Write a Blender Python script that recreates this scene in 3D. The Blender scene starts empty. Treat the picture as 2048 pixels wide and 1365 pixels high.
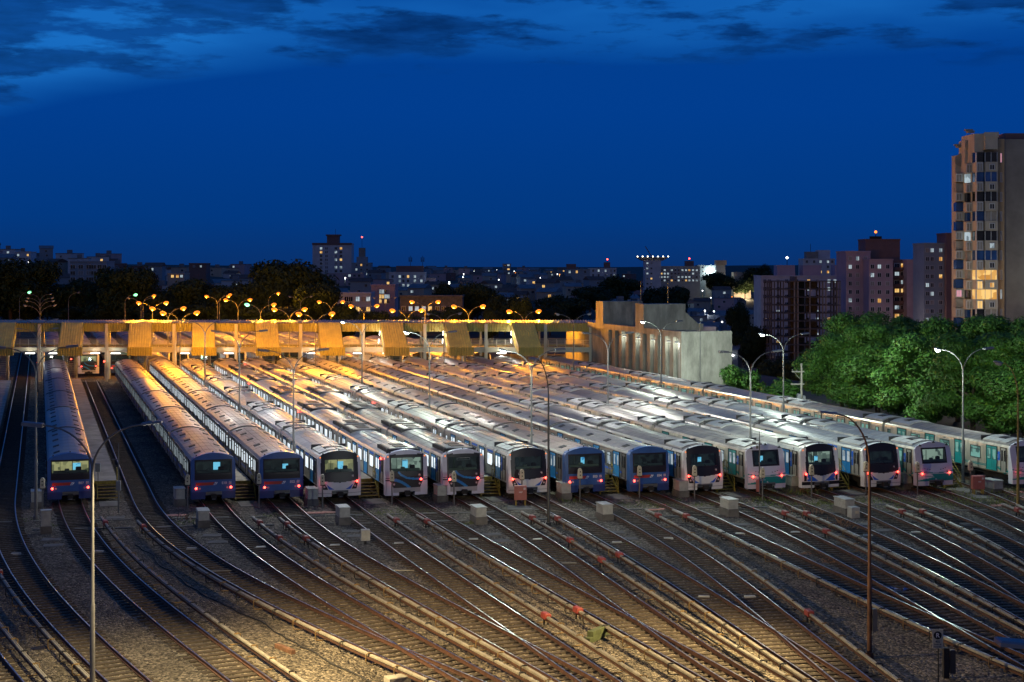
import bpy, math, random
from math import sin, cos, tan, pi, radians, sqrt, atan2
from mathutils import Vector, Matrix
random.seed(7)
S = bpy.context.scene
C = S.collection
# ------------------------------------------------------------------ camera
F, CAMZ, HORIZ = 3000.0, 17.6, 529.0          # focal length in 2048-px units, eye height, horizon row
cam = bpy.data.cameras.new('camera')
co = bpy.data.objects.new('camera', cam)
C.objects.link(co)
co.location = (0, 0, CAMZ)
co.rotation_euler = (pi/2, 0, 0)
cam.sensor_width = 36
cam.lens = F/2048*36
cam.shift_y = -(682.5-HORIZ)/2048
cam.clip_start = 1
cam.clip_end = 12000
S.camera = co
# ------------------------------------------------------------------ sky
W = bpy.data.worlds.new('World'); S.world = W; W.use_nodes = True
nt = W.node_tree; nt.nodes.clear()
def N(t, **k):
    n = nt.nodes.new(t)
    for a, b in k.items(): setattr(n, a, b)
    return n
def math_(op, a, b=None, c=None, clamp=False):
    n = N('ShaderNodeMath', operation=op, use_clamp=clamp)
    for i, v in enumerate((a, b, c)):
        if v is None: continue
        if isinstance(v, (int, float)): n.inputs[i].default_value = v
        else: nt.links.new(v, n.inputs[i])
    return n.outputs[0]
def ramp_(x, pts, interp='LINEAR'):
    n = N('ShaderNodeValToRGB'); nt.links.new(x, n.inputs[0])
    cr = n.color_ramp; cr.interpolation = interp
    while len(cr.elements) < len(pts): cr.elements.new(0.5)
    for e, (p, c) in zip(cr.elements, pts): e.position = p; e.color = (*c, 1)
    return n.outputs[0]
def mixc(f, a, b):
    n = N('ShaderNodeMix', data_type='RGBA')
    for s, v in ((0, f), (6, a), (7, b)):
        if isinstance(v, (int, float)): n.inputs[s].default_value = v
        elif isinstance(v, tuple): n.inputs[s].default_value = (*v, 1)
        else: nt.links.new(v, n.inputs[s])
    return n.outputs[2]
def comb(x, y, z):
    n = N('ShaderNodeCombineXYZ')
    for i, v in enumerate((x, y, z)):
        if isinstance(v, (int, float)): n.inputs[i].default_value = v
        else: nt.links.new(v, n.inputs[i])
    return n.outputs[0]
def noise_(vec, scale, detail, rough=.5):
    n = N('ShaderNodeTexNoise'); nt.links.new(vec, n.inputs['Vector'])
    n.inputs['Scale'].default_value = scale; n.inputs['Detail'].default_value = detail
    n.inputs['Roughness'].default_value = rough
    return n.outputs[0]
SKY = 1.0
tc = N('ShaderNodeTexCoord'); sp = N('ShaderNodeSeparateXYZ')
nt.links.new(tc.outputs['Generated'], sp.inputs[0])
dx, dy, dz = sp.outputs
base = ramp_(dz, [(0.0, (.0025, .031, .155)), (.03, (.0006, .040, .215)), (.10, (.0004, .047, .272)), (.17, (.0006, .050, .285)), (.5, (.002, .042, .22)), (1, (.003, .030, .16))])
# upper cloud deck: a clear lower sky ends in a long soft arc, above it light gaps and dark clouds
flat = comb(math_('MULTIPLY', dx, 5.0), math_('MULTIPLY', dy, 1.2), math_('MULTIPLY', dz, 24.0))
n1 = noise_(flat, 1.9, 8, .60)
n3 = noise_(flat, 5.0, 6, .6)
flat2 = comb(math_('MULTIPLY', dx, 3.0), math_('ADD', dy, 4.0), math_('MULTIPLY', dz, 14.0))
n2 = noise_(flat2, 1.1, 4, .55)
# arc height: lower to the left
lft = math_('SUBTRACT', math_('MULTIPLY', dx, -1.0), .06)
lft = math_('MAXIMUM', lft, 0.0)
arc = math_('SUBTRACT', .140, math_('MULTIPLY', math_('MULTIPLY', lft, lft), .60))
over = math_('SUBTRACT', dz, arc)
warp = math_('ADD', over, math_('MULTIPLY', math_('SUBTRACT', n2, .5), .012))
gap = ramp_(math_('MULTIPLY_ADD', warp, 12.0, .5, clamp=True), [(0.40, (0, 0, 0)), (.66, (.75, .75, .75)), (.8, (1, 1, 1)), (1, (.9, .9, .9))])
gapn = math_('MULTIPLY', gap, math_('MULTIPLY_ADD', n2, 2.2, -.48, clamp=True))
sky = mixc(math_('MULTIPLY', gapn, .95), base, (.010, .160, .56))
cl = math_('ADD', math_('MULTIPLY_ADD', warp, 5.5, -.03), math_('MULTIPLY', math_('SUBTRACT', n1, .5), 3.0))
clm = ramp_(math_('MULTIPLY_ADD', cl, 1.9, .12, clamp=True), [(.12, (0, 0, 0)), (.55, (1, 1, 1))])
clm2 = math_('MULTIPLY', clm, ramp_(math_('MULTIPLY_ADD', over, 14.0, .38, clamp=True), [(.12, (0, 0, 0)), (.45, (1, 1, 1))]))
dark = mixc(ramp_(math_('ADD', math_('MULTIPLY', n3, .6), math_('MULTIPLY', n2, .4)), [(.40, (0, 0, 0)), (.60, (1, 1, 1))]), (.001, .018, .095), (.003, .055, .26))
sky = mixc(math_('MULTIPLY', clm2, .82), sky, dark)
# behind the camera the sky keeps the pale lilac afterglow of the sunset
west = ramp_(math_('MULTIPLY_ADD', dy, -.5, .5), [(.25, (0, 0, 0)), (1, (1, 1, 1))], 'EASE')
low = ramp_(dz, [(0, (1, 1, 1)), (.75, (.12, .12, .12))], 'EASE')
sky = mixc(math_('MULTIPLY', west, low), sky, (.105, .105, .15))
bgn = N('ShaderNodeBackground'); bgn.inputs['Strength'].default_value = SKY
nt.links.new(sky, bgn.inputs['Color'])
outw = N('ShaderNodeOutputWorld'); nt.links.new(bgn.outputs[0], outw.inputs[0])
S.view_settings.view_transform = 'Standard'; S.view_settings.look = 'None'
S.view_settings.exposure = 0; S.view_settings.gamma = 1; S.view_settings.use_curve_mapping = False
S.render.engine = 'CYCLES'
S.cycles.use_denoising = True
S.cycles.max_bounces = 5; S.cycles.diffuse_bounces = 2; S.cycles.glossy_bounces = 3
S.cycles.transparent_max_bounces = 6; S.cycles.transmission_bounces = 2
S.cycles.sample_clamp_indirect = 4; S.cycles.caustics_reflective = False; S.cycles.caustics_refractive = False
# light levels of the kinds of lamp (watts)
P_SODIUM, P_LED, P_BARE, P_GREEN, P_WARM, P_TUBE = 10500, 2300, 2800, 400, 11000, 140
P_TREE = 12000

# ------------------------------------------------------------------ helpers
TH = atan2(946, 3000); CT, ST = cos(TH), sin(TH)
def uv(u, v, z=0): return Vector((u*CT - v*ST, u*ST + v*CT, z))       # yard coordinates: u across the tracks, v along them
def at(px, py, z=0):                                                  # ground point seen at a photo pixel
    Y = F*(CAMZ-z)/(py-HORIZ); return Vector(((px-1024)/F*Y, Y, z))
def pt(px, py, Y): return Vector(((px-1024)/F*Y, Y, CAMZ-(py-HORIZ)*Y/F))
def depth_on_gap(px, u): return u/(CT*(px-1024)/F + ST)

class MB:
    def __init__(s): s.v=[]; s.f=[]; s.m=[]; s.s=[]
    def add(s, vs, fs, mi=0, sm=False):
        o=len(s.v); s.v.extend(vs)
        for f in fs: s.f.append([i+o for i in f]); s.m.append(mi); s.s.append(sm)
        return s
    def quad(s, a, b, c, d, mi=0): return s.add([a,b,c,d], [(0,1,2,3)], mi)
    def poly(s, p, mi=0): return s.add(list(p), [tuple(range(len(p)))], mi)
    def box(s, x0, x1, y0, y1, z0, z1, mi=0):
        return s.add([(x0,y0,z0),(x1,y0,z0),(x1,y1,z0),(x0,y1,z0),(x0,y0,z1),(x1,y0,z1),(x1,y1,z1),(x0,y1,z1)],
              [(0,3,2,1),(4,5,6,7),(0,1,5,4),(1,2,6,5),(2,3,7,6),(3,0,4,7)], mi)
    def cbox(s, cx, cy, cz, wx, wy, wz, mi=0): return s.box(cx-wx/2,cx+wx/2,cy-wy/2,cy+wy/2,cz-wz/2,cz+wz/2,mi)
    def bbox(s, x0, x1, y0, y1, z0, z1, b=.03, mi=0):                 # box with chamfered top edges
        s.add([(x0,y0,z0),(x1,y0,z0),(x1,y1,z0),(x0,y1,z0),(x0,y0,z1-b),(x1,y0,z1-b),(x1,y1,z1-b),(x0,y1,z1-b),
               (x0+b,y0+b,z1),(x1-b,y0+b,z1),(x1-b,y1-b,z1),(x0+b,y1-b,z1)],
              [(0,3,2,1),(0,1,5,4),(1,2,6,5),(2,3,7,6),(3,0,4,7),(4,5,9,8),(5,6,10,9),(6,7,11,10),(7,4,8,11),(8,9,10,11)], mi)
        return s
    def prism(s, prof, y0, y1, mi=0, caps=True, sm=False, closed=True):  # profile in x,z swept along y
        n=len(prof); vs=[(x,y0,z) for x,z in prof]+[(x,y1,z) for x,z in prof]
        fs=[(i,(i+1)%n,n+(i+1)%n,n+i) for i in range(n if closed else n-1)]
        s.add(vs, fs, mi, sm)
        if caps: s.poly([(x,y0,z) for x,z in prof][::-1], mi); s.poly([(x,y1,z) for x,z in prof], mi)
        return s
    def tube(s, pts, r, n=8, mi=0, cap=True, sm=True):
        pts=[Vector(p) for p in pts]; rs=r if isinstance(r,(list,tuple)) else [r]*len(pts)
        vs=[]; up=None
        for i,p in enumerate(pts):
            t=(pts[min(i+1,len(pts)-1)]-pts[max(i-1,0)]).normalized()
            if up is None:
                up=Vector((1,0,0)) if abs(t.x)<.9 else Vector((0,1,0))
            a=(up-t*up.dot(t)).normalized(); b=t.cross(a); up=a
            for k in range(n):
                q=p+(a*cos(2*pi*k/n)+b*sin(2*pi*k/n))*rs[i]; vs.append(tuple(q))
        fs=[(i*n+k,i*n+(k+1)%n,(i+1)*n+(k+1)%n,(i+1)*n+k) for i in range(len(pts)-1) for k in range(n)]
        s.add(vs,fs,mi,sm)
        if cap:
            s.poly([vs[k] for k in range(n)][::-1],mi); s.poly([vs[(len(pts)-1)*n+k] for k in range(n)],mi)
        return s
    def cyl(s, c, r, h, axis='z', n=12, mi=0):
        c=Vector(c); d={'x':Vector((1,0,0)),'y':Vector((0,1,0)),'z':Vector((0,0,1))}[axis]
        return s.tube([c,c+d*h], r, n, mi)
    def sphere(s, c, rx, ry, rz, n=10, m=6, mi=0):
        vs=[]; fs=[]
        for j in range(m+1):
            a=-pi/2+pi*j/m
            for k in range(n): vs.append((c[0]+rx*cos(a)*cos(2*pi*k/n), c[1]+ry*cos(a)*sin(2*pi*k/n), c[2]+rz*sin(a)))
        for j in range(m):
            for k in range(n): fs.append((j*n+k,j*n+(k+1)%n,(j+1)*n+(k+1)%n,(j+1)*n+k))
        return s.add(vs,fs,mi,True)
    def sweep(s, path, prof, mi=0, caps=True):                        # path of (pos, right vector); profile in right,z
        n=len(prof); vs=[]
        for p,r in path:
            for a,b in prof: vs.append((p.x+r.x*a, p.y+r.y*a, p.z+b))
        fs=[(i*n+k,i*n+(k+1)%n,(i+1)*n+(k+1)%n,(i+1)*n+k) for i in range(len(path)-1) for k in range(n)]
        s.add(vs,fs,mi)
        if caps: s.poly(vs[:n][::-1],mi); s.poly(vs[-n:],mi)
        return s
    def mesh(s, name, mats):
        me=bpy.data.meshes.new(name); me.from_pydata([tuple(v) for v in s.v],[],s.f)
        for m in (mats if isinstance(mats,(list,tuple)) else [mats]): me.materials.append(m)
        me.polygons.foreach_set('material_index', s.m); me.polygons.foreach_set('use_smooth', s.s)
        me.update(); return me
    def build(s, name, mats, parent=None, loc=(0,0,0), rz=0.0):
        return put(name, s.mesh(name, mats), parent, loc, rz)
def put(name, me, parent=None, loc=(0,0,0), rz=0.0, rot=None):
    o=bpy.data.objects.new(name, me); C.objects.link(o); o.location=loc
    o.rotation_euler = rot if rot else (0,0,rz)
    if parent: o.parent=parent
    return o
def tag(o, label=None, cat=None, group=None, kind=None):
    if label: o['label']=label
    if cat: o['category']=cat
    if group: o['group']=group
    if kind: o['kind']=kind
    return o
def thing(name, label, cat, loc=(0,0,0), rz=0.0, group=None):
    return tag(put(name, None, None, loc, rz), label, cat, group)
def copy_tree(o, parent=None, loc=None, rz=None):
    c=o.copy(); C.objects.link(c)
    if parent: c.parent=parent
    if loc is not None: c.location=loc
    if rz is not None: c.rotation_euler=(0,0,rz)
    for ch in o.children: copy_tree(ch, c)
    return c
ORD = ['','first','second','third','fourth','fifth','sixth','seventh','eighth','ninth','tenth','eleventh','twelfth','thirteenth','fourteenth','fifteenth','sixteenth','seventeenth','eighteenth','nineteenth','twentieth','twenty-first','twenty-second','twenty-third','twenty-fourth']

# ------------------------------------------------------------------ materials
def nodes_of(m): return m.node_tree.nodes, m.node_tree.links
def mat(name, col, rough=.6, metal=0.0, var=.25, scale=1.5, stretch=(1,1,1), bump=0.0, bscale=20, spots=None, coat=0, spec=.5, rvar=0.0):
    m=bpy.data.materials.new(name); m.use_nodes=True; n,l=nodes_of(m); b=n['Principled BSDF']
    b.inputs['Roughness'].default_value=rough; b.inputs['Metallic'].default_value=metal
    b.inputs['Specular IOR Level'].default_value=spec
    b.inputs['Base Color'].default_value=(*col,1)
    if coat: b.inputs['Coat Weight'].default_value=coat; b.inputs['Coat Roughness'].default_value=.15
    geo=n.new('ShaderNodeNewGeometry'); mp=n.new('ShaderNodeMapping'); mp.inputs['Scale'].default_value=stretch
    mp.inputs['Rotation'].default_value=(0,0,-TH)
    mp.vector_type='TEXTURE' if False else 'POINT'
    l.new(geo.outputs['Position'], mp.inputs['Vector'])
    if var or rvar:
        t=n.new('ShaderNodeTexNoise'); t.inputs['Scale'].default_value=scale; t.inputs['Detail'].default_value=6; t.inputs['Roughness'].default_value=.65
        l.new(mp.outputs[0], t.inputs['Vector'])
        r=n.new('ShaderNodeValToRGB'); r.color_ramp.elements[0].position=.3; r.color_ramp.elements[1].position=.7
        lo=tuple(max(0,c*(1-var)) for c in col); hi=tuple(min(1,c*(1+var)) for c in col)
        r.color_ramp.elements[0].color=(*lo,1); r.color_ramp.elements[1].color=(*hi,1)
        if spots: e=r.color_ramp.elements.new(.24); e.color=(*spots,1); r.color_ramp.elements[1].position=.36
        l.new(t.outputs[0], r.inputs[0]); l.new(r.outputs[0], b.inputs['Base Color'])
        if rvar:
            mr=n.new('ShaderNodeMapRange'); mr.inputs[3].default_value=max(.05,rough-rvar); mr.inputs[4].default_value=min(1,rough+rvar)
            mr.inputs[1].default_value=.3; mr.inputs[2].default_value=.7
            l.new(t.outputs[0], mr.inputs[0]); l.new(mr.outputs[0], b.inputs['Roughness'])
    if bump:
        t2=n.new('ShaderNodeTexNoise'); t2.inputs['Scale'].default_value=bscale; t2.inputs['Detail'].default_value=4
        l.new(mp.outputs[0], t2.inputs['Vector'])
        bp=n.new('ShaderNodeBump'); bp.inputs['Strength'].default_value=1; bp.inputs['Distance'].default_value=bump
        l.new(t2.outputs[0], bp.inputs['Height']); l.new(bp.outputs[0], b.inputs['Normal'])
    return m
def emit(name, col, strength, sample=False, var=0.0, scale=3.0, dark=(0,0,0), stretch=(1,1,1)):
    m=bpy.data.materials.new(name); m.use_nodes=True; n,l=nodes_of(m); b=n['Principled BSDF']
    b.inputs['Base Color'].default_value=(.02,.02,.02,1); b.inputs['Roughness'].default_value=.3
    b.inputs['Emission Color'].default_value=(*col,1); b.inputs['Emission Strength'].default_value=strength
    if var:
        geo=n.new('ShaderNodeNewGeometry'); mp=n.new('ShaderNodeMapping'); mp.inputs['Scale'].default_value=stretch; mp.inputs['Rotation'].default_value=(0,0,-TH)
        l.new(geo.outputs['Position'], mp.inputs['Vector'])
        t=n.new('ShaderNodeTexVoronoi'); t.distance='CHEBYCHEV'; t.inputs['Scale'].default_value=scale; l.new(mp.outputs[0], t.inputs['Vector'])
        s=n.new('ShaderNodeSeparateColor'); l.new(t.outputs['Color'], s.inputs[0])
        r=n.new('ShaderNodeValToRGB'); r.color_ramp.elements[0].color=(*dark,1); r.color_ramp.elements[1].color=(*col,1)
        r.color_ramp.elements[0].position=0; r.color_ramp.elements[1].position=var
        l.new(s.outputs[0], r.inputs[0]); l.new(r.outputs[0], b.inputs['Emission Color'])
    m.cycles.emission_sampling = 'AUTO' if sample else 'NONE'
    return m
def glass(name, tint=(.6,.7,.75), alpha=.75):
    m=bpy.data.materials.new(name); m.use_nodes=True; n,l=nodes_of(m); n.remove(n['Principled BSDF'])
    tr=n.new('ShaderNodeBsdfTransparent'); tr.inputs[0].default_value=(*tint,1)
    gl=n.new('ShaderNodeBsdfGlossy'); gl.inputs['Roughness'].default_value=.04; gl.inputs[0].default_value=(.9,.95,1,1)
    mx=n.new('ShaderNodeMixShader'); fr=n.new('ShaderNodeFresnel'); fr.inputs[0].default_value=1.5
    l.new(fr.outputs[0], mx.inputs[0]); l.new(tr.outputs[0], mx.inputs[1]); l.new(gl.outputs[0], mx.inputs[2])
    l.new(mx.outputs[0], n['Material Output'].inputs[0]); return m
def gravel(name, c0, c1, scale, dist, patch=.35):
    m=bpy.data.materials.new(name); m.use_nodes=True; n,l=nodes_of(m); b=n['Principled BSDF']; b.inputs['Roughness'].default_value=.92
    b.inputs['Specular IOR Level'].default_value=.25
    geo=n.new('ShaderNodeNewGeometry')
    v=n.new('ShaderNodeTexVoronoi'); v.inputs['Scale'].default_value=scale; l.new(geo.outputs['Position'], v.inputs['Vector'])
    v2=n.new('ShaderNodeTexVoronoi'); v2.inputs['Scale'].default_value=scale*.43; l.new(geo.outputs['Position'], v2.inputs['Vector'])
    s=n.new('ShaderNodeSeparateColor'); l.new(v.outputs['Color'], s.inputs[0])
    r=n.new('ShaderNodeValToRGB'); r.color_ramp.elements[0].color=(*c0,1); r.color_ramp.elements[1].color=(*c1,1)
    e=r.color_ramp.elements.new(.86); e.color=tuple(min(1,.45*a+.55*bb) for a,bb in zip(c0,c1))+(1,)
    l.new(s.outputs[0], r.inputs[0])
    t=n.new('ShaderNodeTexNoise'); t.inputs['Scale'].default_value=.28; t.inputs['Detail'].default_value=6; t.inputs['Roughness'].default_value=.65
    l.new(geo.outputs['Position'], t.inputs['Vector'])
    mr=n.new('ShaderNodeMapRange'); mr.inputs[1].default_value=.3; mr.inputs[2].default_value=.7; mr.inputs[3].default_value=1-patch; mr.inputs[4].default_value=1+patch
    l.new(t.outputs[0], mr.inputs[0])
    mx=n.new('ShaderNodeMix'); mx.data_type='RGBA'; mx.blend_type='MULTIPLY'; mx.inputs[0].default_value=1
    l.new(r.outputs[0], mx.inputs[6]); l.new(mr.outputs[0], mx.inputs[7]); l.new(mx.outputs[2], b.inputs['Base Color'])
    ad=n.new('ShaderNodeMath'); ad.operation='ADD'; l.new(v.outputs['Distance'], ad.inputs[0]); l.new(v2.outputs['Distance'], ad.inputs[1])
    bp=n.new('ShaderNodeBump'); bp.invert=True; bp.inputs['Distance'].default_value=dist; bp.inputs['Strength'].default_value=1
    l.new(ad.outputs[0], bp.inputs['Height']); l.new(bp.outputs[0], b.inputs['Normal']); return m
M={}
M['ballast']=gravel('ballast_stone',(.030,.027,.022),(.37,.32,.25),9,.14)
M['earth']=mat('dark_earth',(.035,.04,.03),.95,var=.4,scale=.05)
M['sleeper']=mat('weathered_timber',(.055,.042,.030),.9,var=.5,scale=3,stretch=(1,6,1),bump=.01,bscale=30)
M['rail']=mat('polished_rail_head',(.50,.50,.52),.34,1.0,var=.15,scale=2,rvar=.1)
M['rust']=mat('rusty_steel',(.085,.042,.028),.8,.2,var=.5,scale=5)
M['cover']=mat('pale_cover_board',(.27,.255,.21),.55,var=.3,scale=2.5,spots=(.2,.17,.12))
M['bracket']=mat('ochre_bracket',(.20,.13,.05),.7,var=.5,scale=3)
M['redbox']=mat('faded_red_plastic',(.27,.05,.04),.55,var=.25,scale=3)
M['blackst']=mat('black_steel',(.02,.02,.022),.6,.3)
M['under']=mat('sooty_underframe',(.022,.02,.019),.85,var=.5,scale=3)
M['steel']=mat('brushed_stainless',(.50,.49,.46),.34,.5,var=.16,scale=1.2,stretch=(1,1,.25),bump=.006,bscale=4,rvar=.1)
M['steelw']=mat('stained_stainless',(.56,.51,.44),.36,.45,var=.35,scale=1.6,stretch=(1,1,.3),bump=.012,bscale=3,rvar=.12)
M['steelb']=mat('fluted_grey_side',(.26,.25,.25),.42,.55,var=.2,scale=1.5,stretch=(1,.2,3),rvar=.1)
M['roofm']=mat('dented_roof_sheet',(.36,.34,.32),.42,.65,var=.30,scale=1.4,stretch=(.6,2.2,1),bump=.008,bscale=2.6,rvar=.13)
M['roofe']=mat('ageing_roof_sheet',(.26,.215,.20),.48,.55,var=.30,scale=1.2,stretch=(.6,2.4,1),bump=.008,bscale=2.8,rvar=.14)
M['roofm1']=mat('sooty_roof_sheet',(.27,.25,.24),.44,.6,var=.42,scale=1.1,stretch=(.5,2.6,1),bump=.008,bscale=2.6,rvar=.15,spots=(.10,.09,.085))
M['roofm2']=mat('bluish_roof_sheet',(.33,.34,.36),.40,.65,var=.35,scale=1.6,stretch=(.6,2,1),bump=.008,bscale=2.4,rvar=.13,spots=(.15,.14,.14))
M['rooflt']=mat('pale_roof_panel',(.45,.45,.45),.4,.3,var=.15,scale=2)
M['grille']=mat('dark_roof_grille',(.05,.05,.055),.6,.3,var=.3,scale=4)
M['rubber']=mat('black_rubber',(.015,.015,.016),.7,var=.2)
M['blue']=mat('navy_blue_paint',(.020,.045,.18),.38,var=.15,scale=2,coat=.3)
M['bluel']=mat('mid_blue_paint',(.03,.10,.32),.4,var=.15,scale=2,coat=.3)
M['bluehi']=mat('bright_blue_paint',(.02,.13,.62),.4,var=.08)
M['skyb']=mat('sky_blue_paint',(.02,.22,.55),.4,var=.08)
M['white']=mat('white_paint',(.74,.74,.74),.35,var=.07,scale=1.5,coat=.3)
M['lilac']=mat('sky_tinted_white_paint',(.60,.60,.70),.35,var=.07,scale=1.5,coat=.3)  # white paint with the blue of the reflected sky put into its colour
M['gloss']=mat('gloss_black_mask',(.012,.010,.018),.42,var=.1)
M['teal']=mat('teal_paint',(.01,.24,.25),.4,var=.1)
M['greyp']=mat('grey_bumper_paint',(.34,.34,.36),.45,var=.1)
M['redst']=mat('red_stripe',(.42,.04,.03),.4,var=.1)
M['cream']=mat('cream_plastic',(.55,.50,.36),.5,var=.15)
M['ltext']=mat('white_lettering',(.75,.75,.78),.5,var=0)
M['dtext']=mat('dark_lettering',(.02,.02,.06),.5,var=0)
M['conc']=mat('weathered_concrete',(.30,.29,.25),.9,var=.35,scale=.8,stretch=(1,1,.35),bump=.01,bscale=8,spots=(.14,.13,.11))
M['concd']=mat('dark_concrete',(.13,.125,.115),.92,var=.4,scale=1.2,bump=.01,bscale=12)
M['slab']=mat('platform_concrete',(.27,.255,.225),.85,var=.35,scale=.7,bump=.006,bscale=10)
M['ysteel']=mat('yellow_safety_paint',(.33,.25,.04),.6,var=.4,scale=4,spots=(.12,.09,.03))
M['galv']=mat('galvanised_steel',(.17,.17,.17),.5,.5,var=.2,scale=2)
M['rustpole']=mat('rusted_pole',(.10,.045,.025),.7,.2,var=.4,scale=3)
M['yrust']=mat('yellowed_pole',(.28,.20,.05),.6,.2,var=.4,scale=3)
M['darkpole']=mat('dark_pole_paint',(.05,.05,.05),.5,.2,var=.2)
M['sheet']=mat('cream_corrugated_sheet',(.36,.31,.085),.5,.1,var=.12,scale=1)  # toned darker than the hoods, standing in for weaker lamplight on the fascia
M['sheetm']=mat('lightened_corrugated_hood',(.70,.60,.14),.42,.12,var=.18,scale=.8,stretch=(1,1,.3),rvar=.08)  # same sheeting in a paler colour that carries the glow of nearer lamps
M['bridgeroof']=mat('glossy_bridge_roof',(.50,.46,.36),.36,.85,var=.18,scale=.8,rvar=.08)
M['beam']=mat('cream_painted_beam',(.62,.58,.46),.5,var=.12,scale=1)
M['boxp']=mat('pale_grey_cabinet',(.40,.41,.38),.5,var=.2,scale=2,spots=(.3,.3,.27))
M['pinkbox']=mat('faded_red_cabinet',(.40,.13,.11),.5,var=.15,scale=2)
M['pallet']=mat('pinkish_fibre_plate',(.50,.24,.19),.8,var=.3,scale=4)
M['olive']=mat('olive_painted_timber',(.075,.095,.04),.8,var=.4,scale=4,bump=.01,bscale=20)
M['timber']=mat('brown_timber',(.12,.06,.035),.85,var=.5,scale=4,bump=.01,bscale=25)
M['leafl']=mat('green_leaves',(.045,.125,.018),.55,var=.35,scale=.8,spec=.3)
M['leafy']=mat('yellow_green_leaves',(.085,.16,.015),.55,var=.35,scale=.8,spec=.3)
M['leafd']=mat('dark_leaves',(.03,.05,.018),.7,var=.4,scale=.3,spec=.2)
M['bark']=mat('grey_brown_bark',(.07,.05,.035),.9,var=.4,scale=3)
M['grass']=mat('grass_blades',(.13,.17,.035),.7,var=.4,scale=2)
M['dry']=mat('dry_pinkish_grass',(.26,.15,.09),.8,var=.3,scale=2)
M['glassd']=mat('dark_window_glass',(.012,.014,.02),.12,var=.2)
M['cabglass']=glass('cab_glass',(.72,.80,.80))
M['balglass']=mat('reflecting_balcony_glass',(.03,.10,.30),.1,.4,var=.4,scale=.4)
M['curtain']=mat('drawn_curtains',(.30,.27,.24),.8,var=.3,scale=1)
M['w_white']=emit('lit_saloon',(.84,.94,1.0),1.15,var=.10,scale=2.2,dark=(.30,.42,.55))
M['w_cool']=emit('lit_saloon_dim',(.55,.66,.72),.62,var=.35,scale=2.4,dark=(.10,.16,.22))
M['w_teal']=emit('tinted_lit_saloon',(.20,.46,.40),.72,var=.5,scale=2.0,dark=(.02,.07,.07))
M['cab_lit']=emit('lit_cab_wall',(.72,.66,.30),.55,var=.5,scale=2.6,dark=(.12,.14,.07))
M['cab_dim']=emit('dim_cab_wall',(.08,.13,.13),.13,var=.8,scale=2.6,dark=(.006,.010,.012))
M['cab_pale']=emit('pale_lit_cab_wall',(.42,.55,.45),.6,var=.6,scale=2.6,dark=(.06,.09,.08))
M['screen']=emit('bright_doorway',(.22,.72,1.0),.95,var=.3,scale=4,dark=(.03,.25,.6))
M['dashm']=mat('cab_desk_plastic',(.14,.19,.16),.6,var=.2)
M['red_on']=emit('red_tail_lamp',(1,.05,.03),14,sample=True)
M['amber']=emit('amber_marker',(1,.25,.03),2.5)
M['white_on']=emit('white_beacon',(1,1,1),5)
M['b_sodium']=emit('sodium_bulb',(1,.24,.010),2.1)
M['b_led']=emit('led_panel',(.92,1,.95),6.0)
M['b_warm']=emit('warm_led_panel',(1,.92,.70),8.0)
M['b_green']=emit('mercury_bulb',(.25,1,.42),3.0)
M['tube']=emit('fluorescent_tube',(1,.97,.85),4.5)
M['lens_off']=mat('unlit_lamp_glass',(.45,.46,.48),.2,var=.1)
M['headm']=mat('grey_lamp_housing',(.22,.23,.25),.5,.3,var=.15)
M['bw_warm']=emit('warm_lit_window',(1,.62,.20),1.0,var=.5,scale=.7,dark=(.55,.22,.03))
M['bw_white']=emit('white_lit_window',(.75,.92,1.0),.55,var=.5,scale=.8,dark=(.2,.28,.33))
M['bw_blue']=emit('bluish_lit_window',(.25,.45,1.0),.7)
M['bw_pink']=emit('pink_lit_window',(1,.45,.55),.7)
M['plas_w']=mat('off_white_render',(.55,.55,.57),.85,var=.15,scale=.3)
M['plas_p']=mat('pinkish_render',(.46,.34,.37),.85,var=.12,scale=.3)
M['plas_b']=mat('brown_render',(.20,.12,.11),.85,var=.12,scale=.3)
M['plas_g']=mat('blue_grey_render',(.26,.31,.35),.85,var=.12,scale=.3)
M['plas_t']=mat('beige_roughcast',(.46,.40,.32),.9,var=.18,scale=.5,stretch=(1,1,.4),bump=.01,bscale=5)
M['plas_o']=mat('ochre_roughcast',(.46,.33,.19),.9,var=.15,scale=.5)
M['plas_d']=mat('grey_roughcast',(.27,.245,.21),.95,var=.2,scale=.4,bump=.01,bscale=5)
M['tile']=mat('clay_roof',(.17,.085,.06),.9,var=.35,scale=.5)
M['fibro']=mat('grey_sheet_roof',(.20,.20,.21),.85,var=.3,scale=.5)
# ------------------------------------------------------------------ ground and terrain
def sm(t): t=max(0,min(1,t)); return t*t*(3-2*t)
def terr(X, Y):
    az=X/max(Y,1.0); u=X*CT+Y*ST
    z=-.45
    d=sm((Y-520)/1100)
    z+= d*(5+9*sm((az-.06)/.12))
    z+= 22*math.exp(-((az+.40)/.20)**2)*sm((Y-480)/520)
    z-= 15*sm((u-108)/70)*sm((az-.05)/.08)*(1-sm((Y-620)/500))
    return z
g=MB(); azs=[-1.6,-1.2,-.9,-.7,-.6]+[-.5+i*.025 for i in range(41)]+[.6,.7,.9,1.2,1.6]
rs=[6,20,40]+[60*1.09**i for i in range(56)]
for r in rs:
    for a in azs: g.v.append((a*r, r, terr(a*r, r)))
n=len(azs)
for i in range(len(rs)-1):
    for k in range(n-1): g.f.append((i*n+k,i*n+k+1,(i+1)*n+k+1,(i+1)*n+k)); g.m.append(0); g.s.append(True)
tag(g.build('ground', M['earth']), kind='structure')
BZ=-.235
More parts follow.
